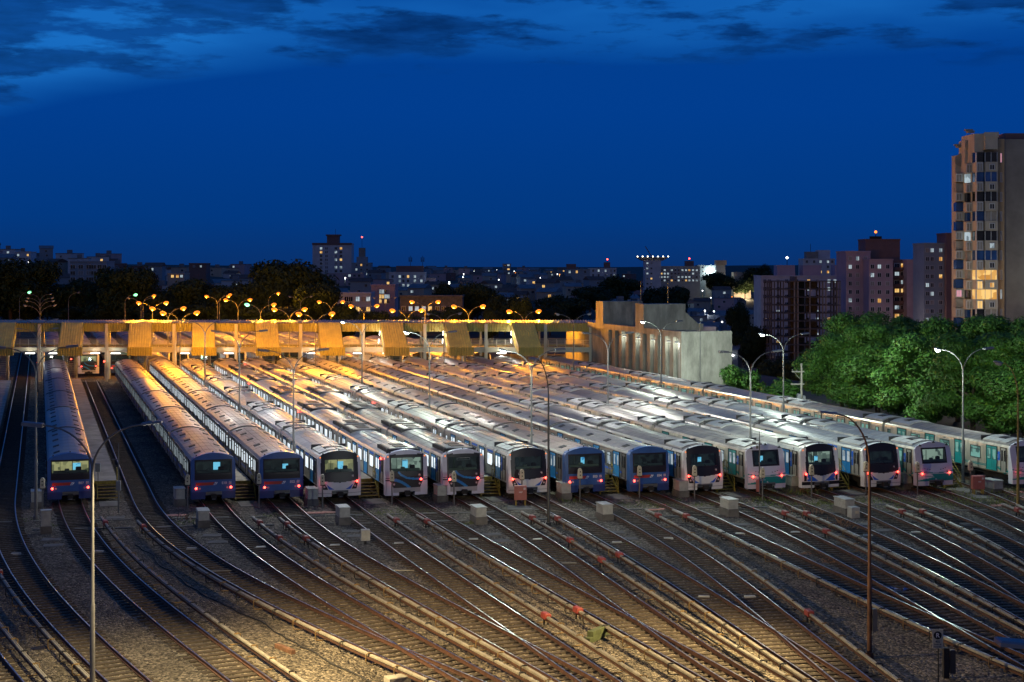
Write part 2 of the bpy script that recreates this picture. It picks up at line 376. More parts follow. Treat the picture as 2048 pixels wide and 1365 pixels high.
def yard_sheet(name, u0,u1,v0,v1,z,m):
    g=MB(); nu,nv=int((u1-u0)/6)+1,int((v1-v0)/6)+1
    for j in range(nv+1):
        for i in range(nu+1): g.v.append(tuple(uv(u0+(u1-u0)*i/nu, v0+(v1-v0)*j/nv, z)))
    for j in range(nv):
        for i in range(nu):
            a=j*(nu+1)+i; g.f.append((a,a+1,a+nu+2,a+nu+1)); g.m.append(0); g.s.append(False)
    return tag(g.build(name, m), kind='structure')
yard_sheet('ballast', -34, 79.5, 14, 430, BZ, M['ballast'])

# ------------------------------------------------------------------ tracks
PATH={-1:(-7.3,120,(4.32,1.9164,-1.089)),0:(-2.5,120,(4.3196,1.9164,-1.089)),1:(2.2,120,(4.3117,2.4656,-1.6131)),2:(7.5,116,(7.3244,2.6555,-1.9861)),
3:(12.3,112,(5.7156,1.2956,-1.6903)),4:(17.2,108,(6.5251,.5974,-2.3819)),5:(21.42,120,(.4547,1.0511,-.6312)),6:(26.32,130,(.1511,.9137,-.3664)),
7:(30.54,130,(4.3775,-8.334,3.2017)),8:(35.44,130,(2.5655,-5.5375,1.8775)),9:(39.66,130,(4.2745,-9.8674,3.291)),10:(44.56,108,(-7.3418,4.3861)),
11:(48.78,108,(-10.218,3.8006)),12:(53.68,112,(-9.2965,2.6556)),13:(57.9,112,(-11.3803,1.7012)),14:(62.8,116,(-7.5502,-2.2959)),
15:(67.02,112,(-13.6053,-1.1817)),16:(74.7,130,(-12.395,2.9384))}
def U(k, v):
    u0,v0,c=PATH[k]; t=max(0,v0-v)/50
    return u0+sum(a*t**(i+2) for i,a in enumerate(c))
def VF(k): return 112.3-(PATH[k][0]-12.3)*.188+ (1.2 if k==1 else 0)
def frame(k, v, off=0.0, z=0.0):
    e=.5; d=(U(k,v+e)-U(k,v-e))/(2*e); L=sqrt(1+d*d)
    u=U(k,v)+off/L; vv=v-off*d/L
    r=Vector((1/L*CT+d/L*ST, 1/L*ST-d/L*CT, 0))                        # right-hand direction
    return uv(u,vv,z), r, atan2(r.y,r.x)
RAILP=[(-.07,-.17),(.07,-.17),(.07,-.145),(.015,-.125),(.015,-.05),(.037,-.04),(.037,-.003),(.028,0),(-.028,0),(-.037,-.003),(-.037,-.04),(-.015,-.05),(-.015,-.125),(-.07,-.145)]
HEADP=[(-.034,-.035),(.034,-.035),(.034,.002),(.026,.006),(-.026,.006),(-.034,.002)]
slb=MB().bbox(-1.25,1.25,-.115,.115,-.14,0,.02)
SL=[slb.mesh('sleeper', M['sleeper'])]
slw=MB().bbox(-1.25,1.25,-.13,.13,-.14,0,.03); SL.append(slw.mesh('sleeper', M['sleeper']))
fb=MB(); fb.box(-.16,.16,-.05,.05,-.02,.03)
TRAIN_AT={1:'train numbered E07',3:'train numbered E10',4:'train numbered E02',5:'train with the lit yellow cab',6:'train numbered J45',7:'train numbered J32',8:'train numbered L26',9:'train numbered E03',10:'train numbered E04',11:'train just right of E04',12:'teal fronted train in mid row',13:'dark bumper strip train',14:'dark fronted train beside train 223',15:'train numbered 223',16:'long side-on train 220'}
TL={-1:'rail track crossing only the bottom left corner of the yard',0:'empty rail track along the left edge of the yard, left of train E07',2:'empty rail track between trains E07 and E10'}
tracks={}
for k in range(-1,17):
    org=frame(k, min(VF(k),118), 0, 0)[0]
    T=thing('rail_track', TL.get(k) or 'curving rail track leading to the '+TRAIN_AT[k], 'rail track', org, 0, 'rail tracks fanning out of the yard')
    tracks[k]=T
    vend={0:330,2:236,-1:240}.get(k, 236)
    vs=[]; v=44.0
    while v<131: vs.append(v); v+=1.5
    vs+= [140,160,200,vend]
    for sd in (-.8,.8):
        path=[]
        for v in vs:
            p,r,_=frame(k,v,sd); path.append((p-org,r))
        MB().sweep(path,RAILP,0).sweep(path,HEADP,1).build('rail',[M['rust'],M['rail']],T)
    v=49.5; 
    vtop={0:131,-1:110,2:131}.get(k, VF(k)+2.5)
    while v<vtop:
        other=None
        if k>=3 and k%2==1 and k<14:
            if U(k,v)-U(k-1,v)<2.45: v+=.66; continue
        sc=1.0; sh=0.0
        if k>=2 and k%2==0 and k<13:
            dd=U(k+1,v)-U(k,v)
            if dd<2.45: sc=(2.5+dd)/2.5; sh=dd/2
        p,r,rz=frame(k,v,sh+random.uniform(-.05,.05))
        o=put('sleeper', SL[0 if random.random()<.8 else 1], T, p-org+Vector((0,0,-.172+random.uniform(-.012,.006))), rz+random.uniform(-.015,.015))
        o.scale=(sc*random.uniform(.97,1.03),1,1)
        v+=.66
    if k in (0,2):
        g=MB(); v=vtop+.4
        while v<vend:
            p,r,rz=frame(k,v); p=p-org; f=Vector((-r.y,r.x,0)); z=-.178+random.uniform(-.01,.004)
            q=[p+r*a+f*b for a,b in ((-1.25,-.12),(1.25,-.12),(1.25,.12),(-1.25,.12))]
            g.add([(x.x,x.y,z-.06) for x in q]+[(x.x,x.y,z) for x in q],[(0,1,5,4),(1,2,6,5),(2,3,7,6),(3,0,4,7),(4,5,6,7)]); v+=.66
        tag(g.build('sleepers', M['sleeper'], T), kind='stuff')

# third rails under pale cover boards
bp=[(-.08,.20),(.08,.20),(.08,.275),(.055,.30),(.022,.30),(.0,.275),(-.022,.30),(-.055,.30),(-.08,.275)]
COV=MB().prism(bp,-1.19,1.19).mesh('cover_board', M['cover'])
def bracket(sgn, m):
    return MB().tube([(0,0,.33),(-.11*sgn,0,.33),(-.21*sgn,0,.30),(-.22*sgn,0,-.02),(-.17*sgn,0,-.14),(.02*sgn,0,-.17),(.28*sgn,0,-.17)],.026,6).box(-.09,.09,-.05,.05,.30,.34).mesh('bracket', m)
BR={(s,c):bracket(s,M['bracket' if c==0 else 'blackst']) for s in (1,-1) for c in (0,1)}
RB=MB().bbox(-.16,.16,-.32,.32,.14,.42,.05,0).cbox(-.1,0,-.02,.06,.1,.34,1).cbox(.1,0,-.02,.06,.1,.34,1).mesh('red_cover',[M['redbox'],M['blackst']])
BOXV={1:(),2:(),3:(95,),4:(94.6,),5:(70,),6:(70.8,),7:(82.5,89),8:(83.4,),9:(67,),10:(),11:(87,),12:(),13:(),14:(),15:(),0:(),-1:(),16:()}
for k in range(-1,17):
    side = -1 if k%2==0 else 1
    off=side*1.55
    v1=VF(k)-8.6; 
    if k in (0,-1): v1=92
    org=frame(k,v1,off)[0]
    nm={0:'the empty left edge track',-1:'the bottom left corner track',2:'the empty track between E07 and E10'}.get(k) or 'the '+TRAIN_AT.get(k,'track')
    T=thing('third_rail', f'pale covered third rail before {nm}' if k>0 and k!=2 else f'pale covered third rail beside {nm}', 'third rail', org, 0, 'covered third rails between the tracks')
    path=[]; v=v1
    while v>44: p,r,_=frame(k,v,off); path.append((p-org,r)); v-=1.5
    MB().sweep(path,[(-.03,.02),(.03,.02),(.03,.13),(-.03,.13)]).build('conductor_rail', M['rust'], T)
    v=v1-1.2; i=0
    while v>46:
        p,r,rz=frame(k,v,off)
        put('cover_board',COV,T,p-org,rz).rotation_euler=(random.uniform(-.004,.004),random.uniform(-.03,.03),rz)
        p,r,rz=frame(k,v-1.21,off)
        put('bracket',BR[(-side if side>0 else 1, 0 if random.random()<.6 else 1)],T,p-org,rz)
        v-=2.42; i+=1
    for vb in (v1-2.7,)+BOXV.get(k,()):
        p,r,rz=frame(k,vb,off); put('red_cover',RB,T,p-org,rz)

# platforms between the paired trains, with yellow steps
STEP=None
PL=[(3,4),(5,6),(7,8),(9,10),(11,12),(13,14),(15,16),(1,2),(-1,0)]
for a,b in PL:
    ua,ub=PATH[a][0],PATH[b][0]
    if a==15: ub=ua+4.9
    uc=(ua+ub)/2; w=(ub-ua)-3.5
    if a==-1: w=2.2
    if a==1: uc=ua+2.65; w=1.75
    vs=VF(a)+3.2 if a>0 else 150
    ve=226
    nm={3:'trains E10 and E02',5:'the lit yellow cab train and J45',7:'trains J32 and L26',9:'trains E03 and E04',11:'the train right of E04 and its teal neighbour',13:'the two dark fronted trains near 223',15:'trains 223 and 220',1:'train E07 and the empty track',-1:'the tracks at the left edge'}[a]
    P=thing('platform', f'narrow concrete platform between {nm}' if a!=1 and a!=-1 else (f'narrow concrete platform between {nm}'), 'platform', uv(uc,vs), TH, 'service platforms between the trains')
    L=ve-vs; x=0.0; i=0
    while x<L:
        l=min(4.0,L-x); MB().bbox(-w/2,w/2,x+.012,x+l-.012,.86,1.06+random.uniform(-.006,.006),.02).build('slab',M['slab'],P); x+=4.0
    MB().box(-w/2+.12,w/2-.12,.1,L,BZ,.858).build('plinth',M['concd'],P)
    MB().box(-w/2,w/2,-.06,-.003,.80,1.065).build('edge_strip',M['ysteel'],P)
    if a>0:
        ST_=thing('steps', f'yellow edged steps ending the platform between {nm}', 'steps', uv(uc+.1,vs-.1), TH, 'yellow steps up to the platforms')
        for i in range(5):
            z=1.0-.2*(i+1); y=-.28*(i+1)
            MB().bbox(-.72,.72,y-.04,y+.26,z-.05,z,.01,0).box(-.72,.72,y-.055,y-.042,z-.055,z+.002,1).build('step',[M['timber'],M['ysteel']],ST_)
        for sx in (-.76,.76):
            MB().prism([(0,0),(.03,0),(.03,.1),(0,.1)],0,1).mesh
            g=MB(); g.poly([(sx,-.02,1.0),(sx,-1.62,-.1),(sx,-1.62,BZ),(sx,-1.4,BZ),(sx,-.02,.75)]); g.poly([(sx+.04,-.02,.75),(sx+.04,-1.4,BZ),(sx+.04,-1.62,BZ),(sx+.04,-1.62,-.1),(sx+.04,-.02,1.0)])
            g.quad((sx,-.02,1.0),(sx+.04,-.02,1.0),(sx+.04,-1.62,-.1),(sx,-1.62,-.1)); g.build('stringer',M['ysteel'],ST_)
        MB().tube([(.74,-1.5,-.1),(.74,-1.5,.75),(.74,-.1,2.0),(.74,.5,2.0),(.74,.5,1.06)],.03,6).tube([(.74,-1.5,.35),(.74,-.1,1.55),(.74,.5,1.55)],.024,6).tube([(.74,-.1,1.0),(.74,-.1,2.0)],.028,6).build('handrail',M['ysteel'],ST_)
        w2=.7
        MB().bbox(-w2,w2,-4.4,-1.9,BZ-.05,BZ+.05,.02).build('foot_slab',M['concd'],ST_)
# cable ducts that cross the tracks in front of the trains
DU=MB().bbox(-.62,.62,-.16,.16,-.06,.045,.015).mesh('duct_cover',M['concd'])
for row,dv in enumerate((-5.6,-9.0)):
    P=thing('cable_duct', 'dark concrete cable duct crossing the tracks, '+('row nearer the train fronts' if row==0 else 'row farther from the train fronts'),'cable duct',uv(30,105),0,None)
    org=Vector(uv(30,105))
    u=-9.0
    while u<76:
        v=112.3-(u-12.3)*.188+dv
        near=min(abs(abs(u-U(k,v))-.8) for k in range(-1,17)); 
        if near>.55:
            put('duct_cover',DU,P,uv(u,v,BZ+.02)-org,TH-.185)
        u+=1.32

random.seed(9)
for i,(k,off,v0,v1) in enumerate(((6,-2.6,100,52),(8,-2.5,98,54),(2,-2.5,99,60),(11,2.5,95,60))):
    org=frame(k,v0,off)[0]; pts=[]; v=v0; w=0.0
    while v>v1:
        w+=random.uniform(-.16,.16); w*=.9; p,r,_=frame(k,v,off); pts.append(p+r*w-org+Vector((0,0,BZ+.03))); v-=.8
    tag(MB().tube(pts,.04,5).build('loose_cable',M['rubber'],None,org),'black loose cable snaking along the third rail before '+{6:'train J45',8:'train L26',2:'the empty track',11:'the train right of E04'}[k],'cable','loose cables on the ballast')
for i,(px,py,l,rz) in enumerate([(440,1143,1.3,.1),(808,1142,1.2,-.03),(1138,1127,.9,.02),(362,1312,.5,.4),(870,1340,.6,.2),(1500,1140,.8,.1)]):
    tag(MB().box(-l/2,l/2,-.035,.035,0,.05).build('wooden_lath',M['cover'],None,at(px,py,BZ+.06),rz),f'thin pale wooden lath lying across the ballast, {["second","third","fourth","first and lowest","lower middle","rightmost"][i]} of the scattered laths','lath','scattered laths')
tag(MB().cyl((0,0,-.05),.36,.075,'z',24).build('manhole_cover',M['blackst'],None,at(78,1297,BZ)),'round dark manhole cover in the ballast at lower left','manhole cover')
g=MB()
for _ in range(260):
    k=random.randrange(0,15); p,r,_z=frame(k,random.uniform(50,108),random.uniform(-2.4,2.4)); s_=random.uniform(.025,.075); a=random.uniform(0,3)
    g.add([(p.x-s_*cos(a),p.y-s_*sin(a),BZ),(p.x+s_*cos(a),p.y+s_*sin(a),BZ),(p.x+s_*sin(a)*.7,p.y-s_*cos(a)*.7,BZ),(p.x,p.y,BZ+s_*1.1)],[(0,1,3),(1,2,3),(2,0,3)])
tag(g.build('pale_pebbles',M['cover']),'pale stray pebbles and scraps scattered over the dark ballast','pebbles',None,'stuff')
# ------------------------------------------------------------------ trains
LB,PITCH=19.0,19.4
def arch(x): return 3.24+.36*(1-(x/1.47)**2)
SIDE=[(-1.45,.92),(1.45,.92),(1.59,1.02),(1.6,1.2),(1.6,2.92),(1.565,3.10),(1.47,3.23),(-1.47,3.23),(-1.565,3.10),(-1.6,2.92),(-1.6,1.2),(-1.59,1.02)]
ROOF=[(-1.47,3.2)]+[(1.47*sin(a*pi/2/6)*1.0, arch(1.47*sin(a*pi/2/6))) for a in range(-6,7)]+[(1.47,3.2)]
ROOF=ROOF[::-1]
def body_mesh(y0,m,stripe=None):
    g=MB().prism(SIDE,y0,LB,0)
    for sx in (-1,1):                                                # gutter and sill rails
        g.box(min(sx*1.585,sx*1.63),max(sx*1.585,sx*1.63),y0,LB,3.03,3.07,0); g.box(min(sx*1.59,sx*1.62),max(sx*1.59,sx*1.62),y0,LB,1.06,1.12,0)
    g.box(-.75,.75,LB,LB+.4,.9,3.1,1)
    return g.mesh('car',[m,M['rubber']])
def roof_mesh(y0,m):
    g=MB().prism(ROOF,y0,LB,0,sm=False)
    for i in range(len(g.s)-2): g.s[i]= 1<=i<=11
    for y in (y0+.02,LB-.1):
        g.prism([(x*1.005,z+.035) for x,z in ROOF[1:-1]]+[(x,z-.02) for x,z in ROOF[1:-1]][::-1],y,y+.08,1)
    for x in (-.9,-.45,0,.45,.9): g.box(x-.012,x+.012,y0+.2,LB-.2,arch(x)-.01,arch(x)+.014,0)
    y=y0+2.2
    while y<LB-1: g.prism([(x,z+.010) for x,z in ROOF[1:-1]]+[(x,z-.02) for x,z in ROOF[1:-1]][::-1],y,y+.03,0); y+=2.15
    return g.mesh('roof',[m,M['grille']])
UND=MB().box(-1.15,1.15,.4,LB-.2,.62,.96).box(-1.3,-.3,5.6,8.2,.32,.7).box(.3,1.3,6.2,9.4,.32,.7).box(-1.28,-.4,9.2,13.0,.36,.7).box(.3,1.25,10.5,13,.36,.7).mesh('underframe',M['under'])
def bogie_mesh():
    g=MB()
    for y in (-1.1,1.1):
        for x in (-.87,.75): g.cyl((x,y,.45),.45,.12,'x',14,0)
        g.cyl((-.9,y,.45),.07,1.8,'x',6,0)
    for x in (-1.08,1.0): g.box(x,x+.08,-1.6,1.6,.42,.66,0)
    g.box(-1,1,-.3,.3,.4,.7,0); return g.mesh('bogie',M['under'])
BOG=bogie_mesh()
def win_mesh(w,h,pane,hopper=False,rim=.05,dep=.035):
    g=MB(); W2,H2=w/2,h/2
    g.box(-dep,.01,-W2,-W2+rim,-H2,H2).box(-dep,.01,W2-rim,W2,-H2,H2).box(-dep,.01,-W2+rim,W2-rim,-H2,-H2+rim).box(-dep,.01,-W2+rim,W2-rim,H2-rim,H2)
    if hopper: g.box(-dep,.01,-W2+rim,W2-rim,H2*.42,H2*.42+.045)
    g.quad((-.012,W2-rim,-H2+rim),(-.012,-W2+rim,-H2+rim),(-.012,-W2+rim,H2-rim),(-.012,W2-rim,H2-rim),1)
    return g.mesh('window',[M['rubber'],pane])
def door_mesh(w,leaf,pane,h=1.86,pw=.36):
    g=MB(); W2,H2=w/2,h/2
    g.box(-.05,.01,-W2-.05,-W2,-H2,H2+.05).box(-.05,.01,W2,W2+.05,-H2,H2+.05).box(-.05,.01,-W2,W2,H2,H2+.05)
    for s in (-1,1):
        y0,y1=(-W2+.005,-.012) if s<0 else (.012,W2-.005); g.box(-.022,.01,y0,y1,-H2,H2,1)
        c=(y0+y1)/2; g.box(-.030,-.020,c-pw/2-.03,c+pw/2+.03,-.12,H2-.18,0)
        g.quad((-.034,c+pw/2,-.09),(-.034,c-pw/2,-.09),(-.034,c-pw/2,H2-.21),(-.034,c+pw/2,H2-.21),2)
    g.box(-.09,.01,-W2-.05,W2+.05,-H2-.05,-H2-.003,1)
    return g.mesh('door',[M['rubber'],leaf,pane])
def vent_mesh(sx):
    g=MB(); x0,x1=.72,1.16
    for (a,b,y0,y1,t,mi) in ((x0,x1,-.34,-.05,.05,1),(x0,x1,.05,.34,.05,1),(x0+.02,x1-.02,-.05,.05,.02,0)):
        za,zb=arch(a)+t,arch(b)+t
        v=[(sx*a,y0,za),(sx*b,y0,zb),(sx*b,y1,zb),(sx*a,y1,za)]
        g.add(v+[(p[0],p[1],p[2]-.09) for p in v],[(0,1,2,3),(0,4,5,1),(1,5,6,2),(2,6,7,3),(3,7,4,0)],mi)
    return g.mesh('roof_vent',[M['rubber'],M['grille']])
VENT={s:vent_mesh(s) for s in (-1,1)}
def ac_serrated():
    g=MB().bbox(-1.0,1.0,-1.7,1.7,3.45,3.68,.06,0)
    for i in range(8):
        y=-1.5+i*.42
        for sx in (-1,1): g.box(min(sx*1.0,sx*1.26),max(sx*1.0,sx*1.26),y,y+.2,3.36,3.64,1)
    g.box(-.5,.5,-1.2,-.2,3.685,3.72,1).box(-.5,.5,.2,1.2,3.685,3.72,1).box(-1.3,1.3,-1.86,-1.74,3.3,3.62,1)
    return g.mesh('air_unit',[M['roofm'],M['grille']])
def ac_panels():
    g=MB()
    for x0,x1 in ((-1.3,-.75),(-.68,-.05),(.05,.68),(.75,1.3)):
        for y0,y1 in ((-1.6,-.72),(-.64,.3),(.38,1.5)):
            dark = abs(x0+x1)<1.2 and y0>-.7 and y0<.1
            z=min(arch(x0),arch(x1)); t=.10
            v=[(x0,y0,arch(x0)+t),(x1,y0,arch(x1)+t),(x1,y1,arch(x1)+t),(x0,y1,arch(x0)+t)]
            g.add(v+[(p[0],p[1],p[2]-.14) for p in v],[(0,1,2,3),(0,4,5,1),(1,5,6,2),(2,6,7,3),(3,7,4,0)],1 if dark else 0)
            if dark:
                for i in range(5): g.box(x0+.03,x1-.03,y0+.06+i*.17,y0+.14+i*.17,z+t,z+t+.05,1)
    g.box(-1.35,1.35,1.62,1.74,3.25,3.66,1)
    return g.mesh('air_unit',[M['rooflt'],M['grille']])
AC={'J':ac_serrated(),'L':ac_panels()}; AC['H']=AC['L']
CARS={}
def stripe_mesh(y0,m,z0,z1):
    return MB().box(-1.612,-1.598,y0,LB-.05,z0,z1).mesh('stripe',m)
def car_proto(fam, lead, pane, door, key):
    """a car root mesh with all of its children; later cars are copies"""
    k=(fam,lead,key)
    if k in CARS: return None, CARS[k]
    CARS[k]=True; return k, None
def make_car(fam, lead, pane, leaf, dpane, T, rv=0):
    y0=.72 if lead else 0.0
    side={'E':M['steelb'],'J':M['steel'],'L':M['steel'],'H':M['steelw']}[fam]
    key=(fam,lead,pane,leaf,dpane,rv)
    if key not in CARS:
        d={}
        d['body']=body_mesh(y0,side); d['roof']=roof_mesh(y0,M[('roofe','roofm1','roofm')[rv]] if fam=='E' else M[('roofm','roofm1','roofm2')[rv]])
        kids=[]
        doors=[2.9,7.3,11.7,16.1]
        if fam=='E':
            wm=win_mesh(.82,1.02,M[pane],True); dm=door_mesh(1.3,M['steelb'] if leaf is None else M[leaf],M[dpane],pw=.3)
            wins=[5.1-.62,5.1+.62,9.5-.62,9.5+.62,13.9-.62,13.9+.62,18.1]+([] if lead else [.95])
            for y in (2.6,6.6,10.6,14.6,17.6):
                if y>y0+.8:
                    for s in (-1,1): kids.append(('roof_vent',VENT[s],(0,y,0)))
            kids.append(('stripe',stripe_mesh(y0+.3,M['bluehi'],1.45,1.58),(0,0,0)))
        else:
            hw=1.5 if fam!='H' else 1.42
            wm=win_mesh(hw,.98,M[pane],fam=='H',rim=.055); dm=door_mesh(1.36,M[leaf] if leaf else side,M[dpane],pw=.40)
            wins=[5.1,9.5,13.9]
            sm_=win_mesh(.5,.98,M[pane],rim=.05); kids.append(('window',sm_,(-1.6,18.2,2.28)))
            if not lead: kids.append(('window',sm_,(-1.6,.8,2.28)))
            if fam=='H':
                kids+= [('air_unit',AC['H'],(0,3.0 if lead else 2.0,0)),('air_unit',AC['H'],(0,LB-2.0,0)),('stripe',stripe_mesh(y0+.2,M['teal'],1.42,1.46),(0,0,0)),('stripe',stripe_mesh(y0+.2,M['teal'],1.30,1.37),(0,0,0))]
            else:
                kids+= [('air_unit',AC[fam],(0,3.0 if lead else 2.05,0)),('air_unit',AC[fam],(0,LB-2.05,0))]
        for y in wins: kids.append(('window',wm,(-1.6,y,2.30)))
        for y in doors: kids.append(('door',dm,(-1.6,y,2.06)))
        kids+= [('underframe',UND,(0,0,0)),('bogie',BOG,(0,3.2,0)),('bogie',BOG,(0,LB-2.6,0))]
        d['kids']=kids; CARS[key]=d
    d=CARS[key]
    c=put('car',d['body'],T); put('roof',d['roof'],c)
    for nme,me,loc in d['kids']: put(nme,me,c,loc)
    return c
def dist_poly(x,z,P):
    best=9
    for (a,b),(c,d) in zip(P,P[1:]):
        vx,vz=c-a,d-b; t=max(0,min(1,((x-a)*vx+(z-b)*vz)/(vx*vx+vz*vz))); best=min(best,sqrt((x-a-t*vx)**2+(z-b-t*vz)**2))
    return best
FACE={}
def yE(x,z): return .10*(abs(x)/1.6)**4+.07*max(0,z-2.0)
def yL(x,z): return .16*(abs(x)/1.6)**2.5+.16*max(0,z-1.4)+.10*max(0,.9-z)
def yJ(x,z): return .14*(abs(x)/1.6)**3+.09*max(0,z-1.7)
def yH(x,z): return .16*(abs(x)/1.6)**2.5+.22*max(0,z-1.25)+.1*max(0,.9-z)
def cE(x,z):
    if z<.80: return 1
    if abs(x)<1.38 and 1.68<z<3.18: return 2
    if 1.30<z<1.50 and -1.30<x<(.02+(z-1.4)*.7): return 3
    if 1.30<z<1.50 and abs(x-(.10+(z-1.4)*.7))<.03: return 4
    if 1.30<z<1.50 and abs(x-(.21+(z-1.4)*.7))<.03: return 4
    return 0
def cL(x,z):
    ax=abs(x)
    zv=1.30+.15*(ax/1.4)
    if z>zv and ax<1.40-.04*max(0,z-2.6): return 1
    t=(1.44-z)/.64
    if 0<=t<=1:
        if 1.22-.34*t<ax<1.46-.20*t: return 1
        if 1.17-.36*t>ax> 1.17-.76*t**1.5: return 2
    if .52<z<.56 and ax>.6: return 3
    return 0
def cK(x,z):
    ax=abs(x)
    zv=1.20+.24*(ax/1.25)**1.2
    if z>zv and ax<1.28-.10*max(0,z-2.2): return 1
    t=(1.44-z)/.64
    if 0<=t<=1:
        if ax>1.24 and ax<1.46: return 1
        if 1.2>ax> .25+ .9*(1-t): return 2
    if .52<z<.76: return 1
    return 0
def cJ(x,z):
    ax=abs(x); wid=1.30 if z>1.5 else 1.30-.28*(1.5-z)/.66
    if z>.84 and ax<wid and z<3.34:
        if dist_poly(x,z,[(-.62,2.0),(-.4,1.78),(.0,1.58),(.5,1.50),(1.3,1.46)])<.075: return 2
        if dist_poly(x,z,[(-1.2,1.46),(-.8,1.43),(-.4,1.28),(-.05,1.05),(.2,.84)])<.10: return 2
        return 1
    if abs(z-1.56)<.025 or abs(z-1.42)<.025: return 4
    if z<.84 and ax<1.05 and z>.5: return 3
    return 0
def cH(x,z):
    ax=abs(x)
    if ax<1.12 and 2.0<z<3.2: return 1
    if dist_poly(x,z,[(-1.6,1.42),(-.9,1.30),(0,1.26),(1.0,1.32),(1.6,1.38)])<.035: return 2
    if dist_poly(x,z,[(-1.0,1.62),(-.4,1.50),(.3,1.50),(1.0,1.64)])<.012: return 1
    if z<1.22 and z>.62 and x>-.1+ (z-.9)*-1.2 and z<1.22-.05*abs(x): return 2
    if z<.98 and z>.62 and x<-.1 and z<.72+.26*(x+1.5)/1.4: return 2
    if dist_poly(x,z,[(-1.6,1.2),(-.9,1.02),(-.2,1.02)])<.02: return 2
    return 0
FK={'E':(yE,cE,('bluel','blue','gloss','redst','ltext'),(-1.30,1.30,2.16,3.06)),
    'L':(yL,cL,('white','gloss','bluehi','greyp'),(-1.08,1.08,2.08,3.0)),
    'K':(yL,cK,('white','gloss','bluehi','greyp'),(-1.05,1.05,2.02,3.04)),
    'J':(yJ,cJ,('lilac','gloss','skyb','greyp','dtext'),(-1.18,1.18,2.06,3.08)),
    'H':(yH,cH,('lilac','gloss','teal','greyp'),(-1.0,1.0,2.1,3.10))}
def face_mesh(kind):
    if kind in FACE: return FACE[kind]
    yf,cf,mats,(hx0,hx1,hz0,hz1)=FK[kind]; g=MB()
    NX=80; zs=[.28+i*.0438 for i in range(68)]+['a','b','c','d']
    W=1.615
    def zz(j,x):
        if j<68: return zs[j]
        top=arch(max(-1.46,min(1.46,x)))+.06-.10*max(0,abs(x)-1.46)/.15; z0=zs[67]
        return z0+(top-z0)*(j-67)/4
    def ww(z): return W if z<3.0 else W-.13*(z-3.0)/.25*min(1,(z-3.0)/.25) if z<3.25 else W-.13
    idx={}
    for j in range(72):
        for i in range(NX+1):
            s=-1+2*i/NX; x=s*ww(zs[j] if j<68 else 3.25); z=zz(j,x); idx[i,j]=len(g.v); g.v.append((x,yf(x,z),z))
    for j in range(71):
        for i in range(NX):
            a,b,c,d=idx[i,j],idx[i+1,j],idx[i+1,j+1],idx[i,j+1]
            cx=sum(g.v[q][0] for q in (a,b,c,d))/4; cz=sum(g.v[q][2] for q in (a,b,c,d))/4
            if hx0<cx<hx1 and hz0<cz<hz1: continue
            if abs(cx)<.62 and cz<.56: continue
            g.f.append((a,b,c,d)); g.m.append(cf(cx,cz)); g.s.append(True)
    # return along the outline to the body
    rim=[idx[0,j] for j in range(72)]+[idx[i,71] for i in range(1,NX+1)]+[idx[NX,j] for j in range(70,-1,-1)]
    for p,q in zip(rim,rim[1:]):
        P,Q=g.v[p],g.v[q]
        g.add([P,Q,(Q[0],.73,Q[2]),(P[0],.73,P[2])],[(0,3,2,1)],0,True)
    # reveal of the windscreen opening
    y0=yf(0,hz0); y1=yf(0,hz1)
    for (xa,za,xb,zb) in ((hx0,hz0,hx1,hz0),(hx1,hz0,hx1,hz1),(hx1,hz1,hx0,hz1),(hx0,hz1,hx0,hz0)):
        ya,yb=yf(xa,za),yf(xb,zb)
        g.quad((xa,ya-.0,za),(xb,yb-.0,zb),(xb*1.03,.7,zb),(xa*1.03,.7,za),1 if kind!='E' else 2)
    FACE[kind]=g.mesh('cab_front',[M[m] for m in mats]); return FACE[kind]
CPL=MB().box(-.55,.55,.35,1.3,.35,.85,0).cyl((0,-.18,.5),.13,.9,'y',10,0).bbox(-.2,.2,-.32,-.02,.34,.66,.03,0).box(-.16,.16,-.33,-.321,.28,.31,1).mesh('coupler',[M['under'],M['greyp']])
ANT={'E':MB().box(-.56,.60,-.09,.04,.60,.69,0).box(-.56,.60,-.09,.04,.72,.81,0).box(-.5,.55,-.03,.06,.58,.83,1).mesh('anticlimber',[M['galv'],M['blackst']]),
     'L':MB().bbox(-.62,.62,-.07,.12,.50,.74,.02,0).box(-.6,.6,-.078,-.071,.60,.64,1).mesh('anticlimber',[M['galv'],M['blackst']])}
LAMP=MB().sphere((0,0,0),.085,.05,.085,10,6,0).mesh('tail_light',M['red_on'])
OFFL=MB().cyl((0,.0,0),.075,.04,'y',12,0).mesh('headlight',M['lens_off'])
AMB=MB().sphere((0,0,0),.05,.03,.04,8,4,0).mesh('marker_light',M['amber'])
def text(body, size, m, parent, loc, name='lettering', rot=(pi/2,0,0), align='CENTER', ext=.002):
    k=(body,size,m,align)
    if k not in TEXTS:
        cu=bpy.data.curves.new(name,'FONT'); cu.body=body; cu.size=size; cu.align_x=align; cu.align_y='CENTER'; cu.extrude=ext; cu.offset=.004*size/.2; cu.resolution_u=3
        o=bpy.data.objects.new(name,cu); C.objects.link(o)
        me=bpy.data.meshes.new_from_object(o.evaluated_get(bpy.context.evaluated_depsgraph_get())); me.materials.clear(); me.materials.append(M[m]); TEXTS[k]=me
        bpy.data.objects.remove(o); bpy.data.curves.remove(cu)
    return put(name,TEXTS[k],parent,loc,0,rot)
TEXTS={}
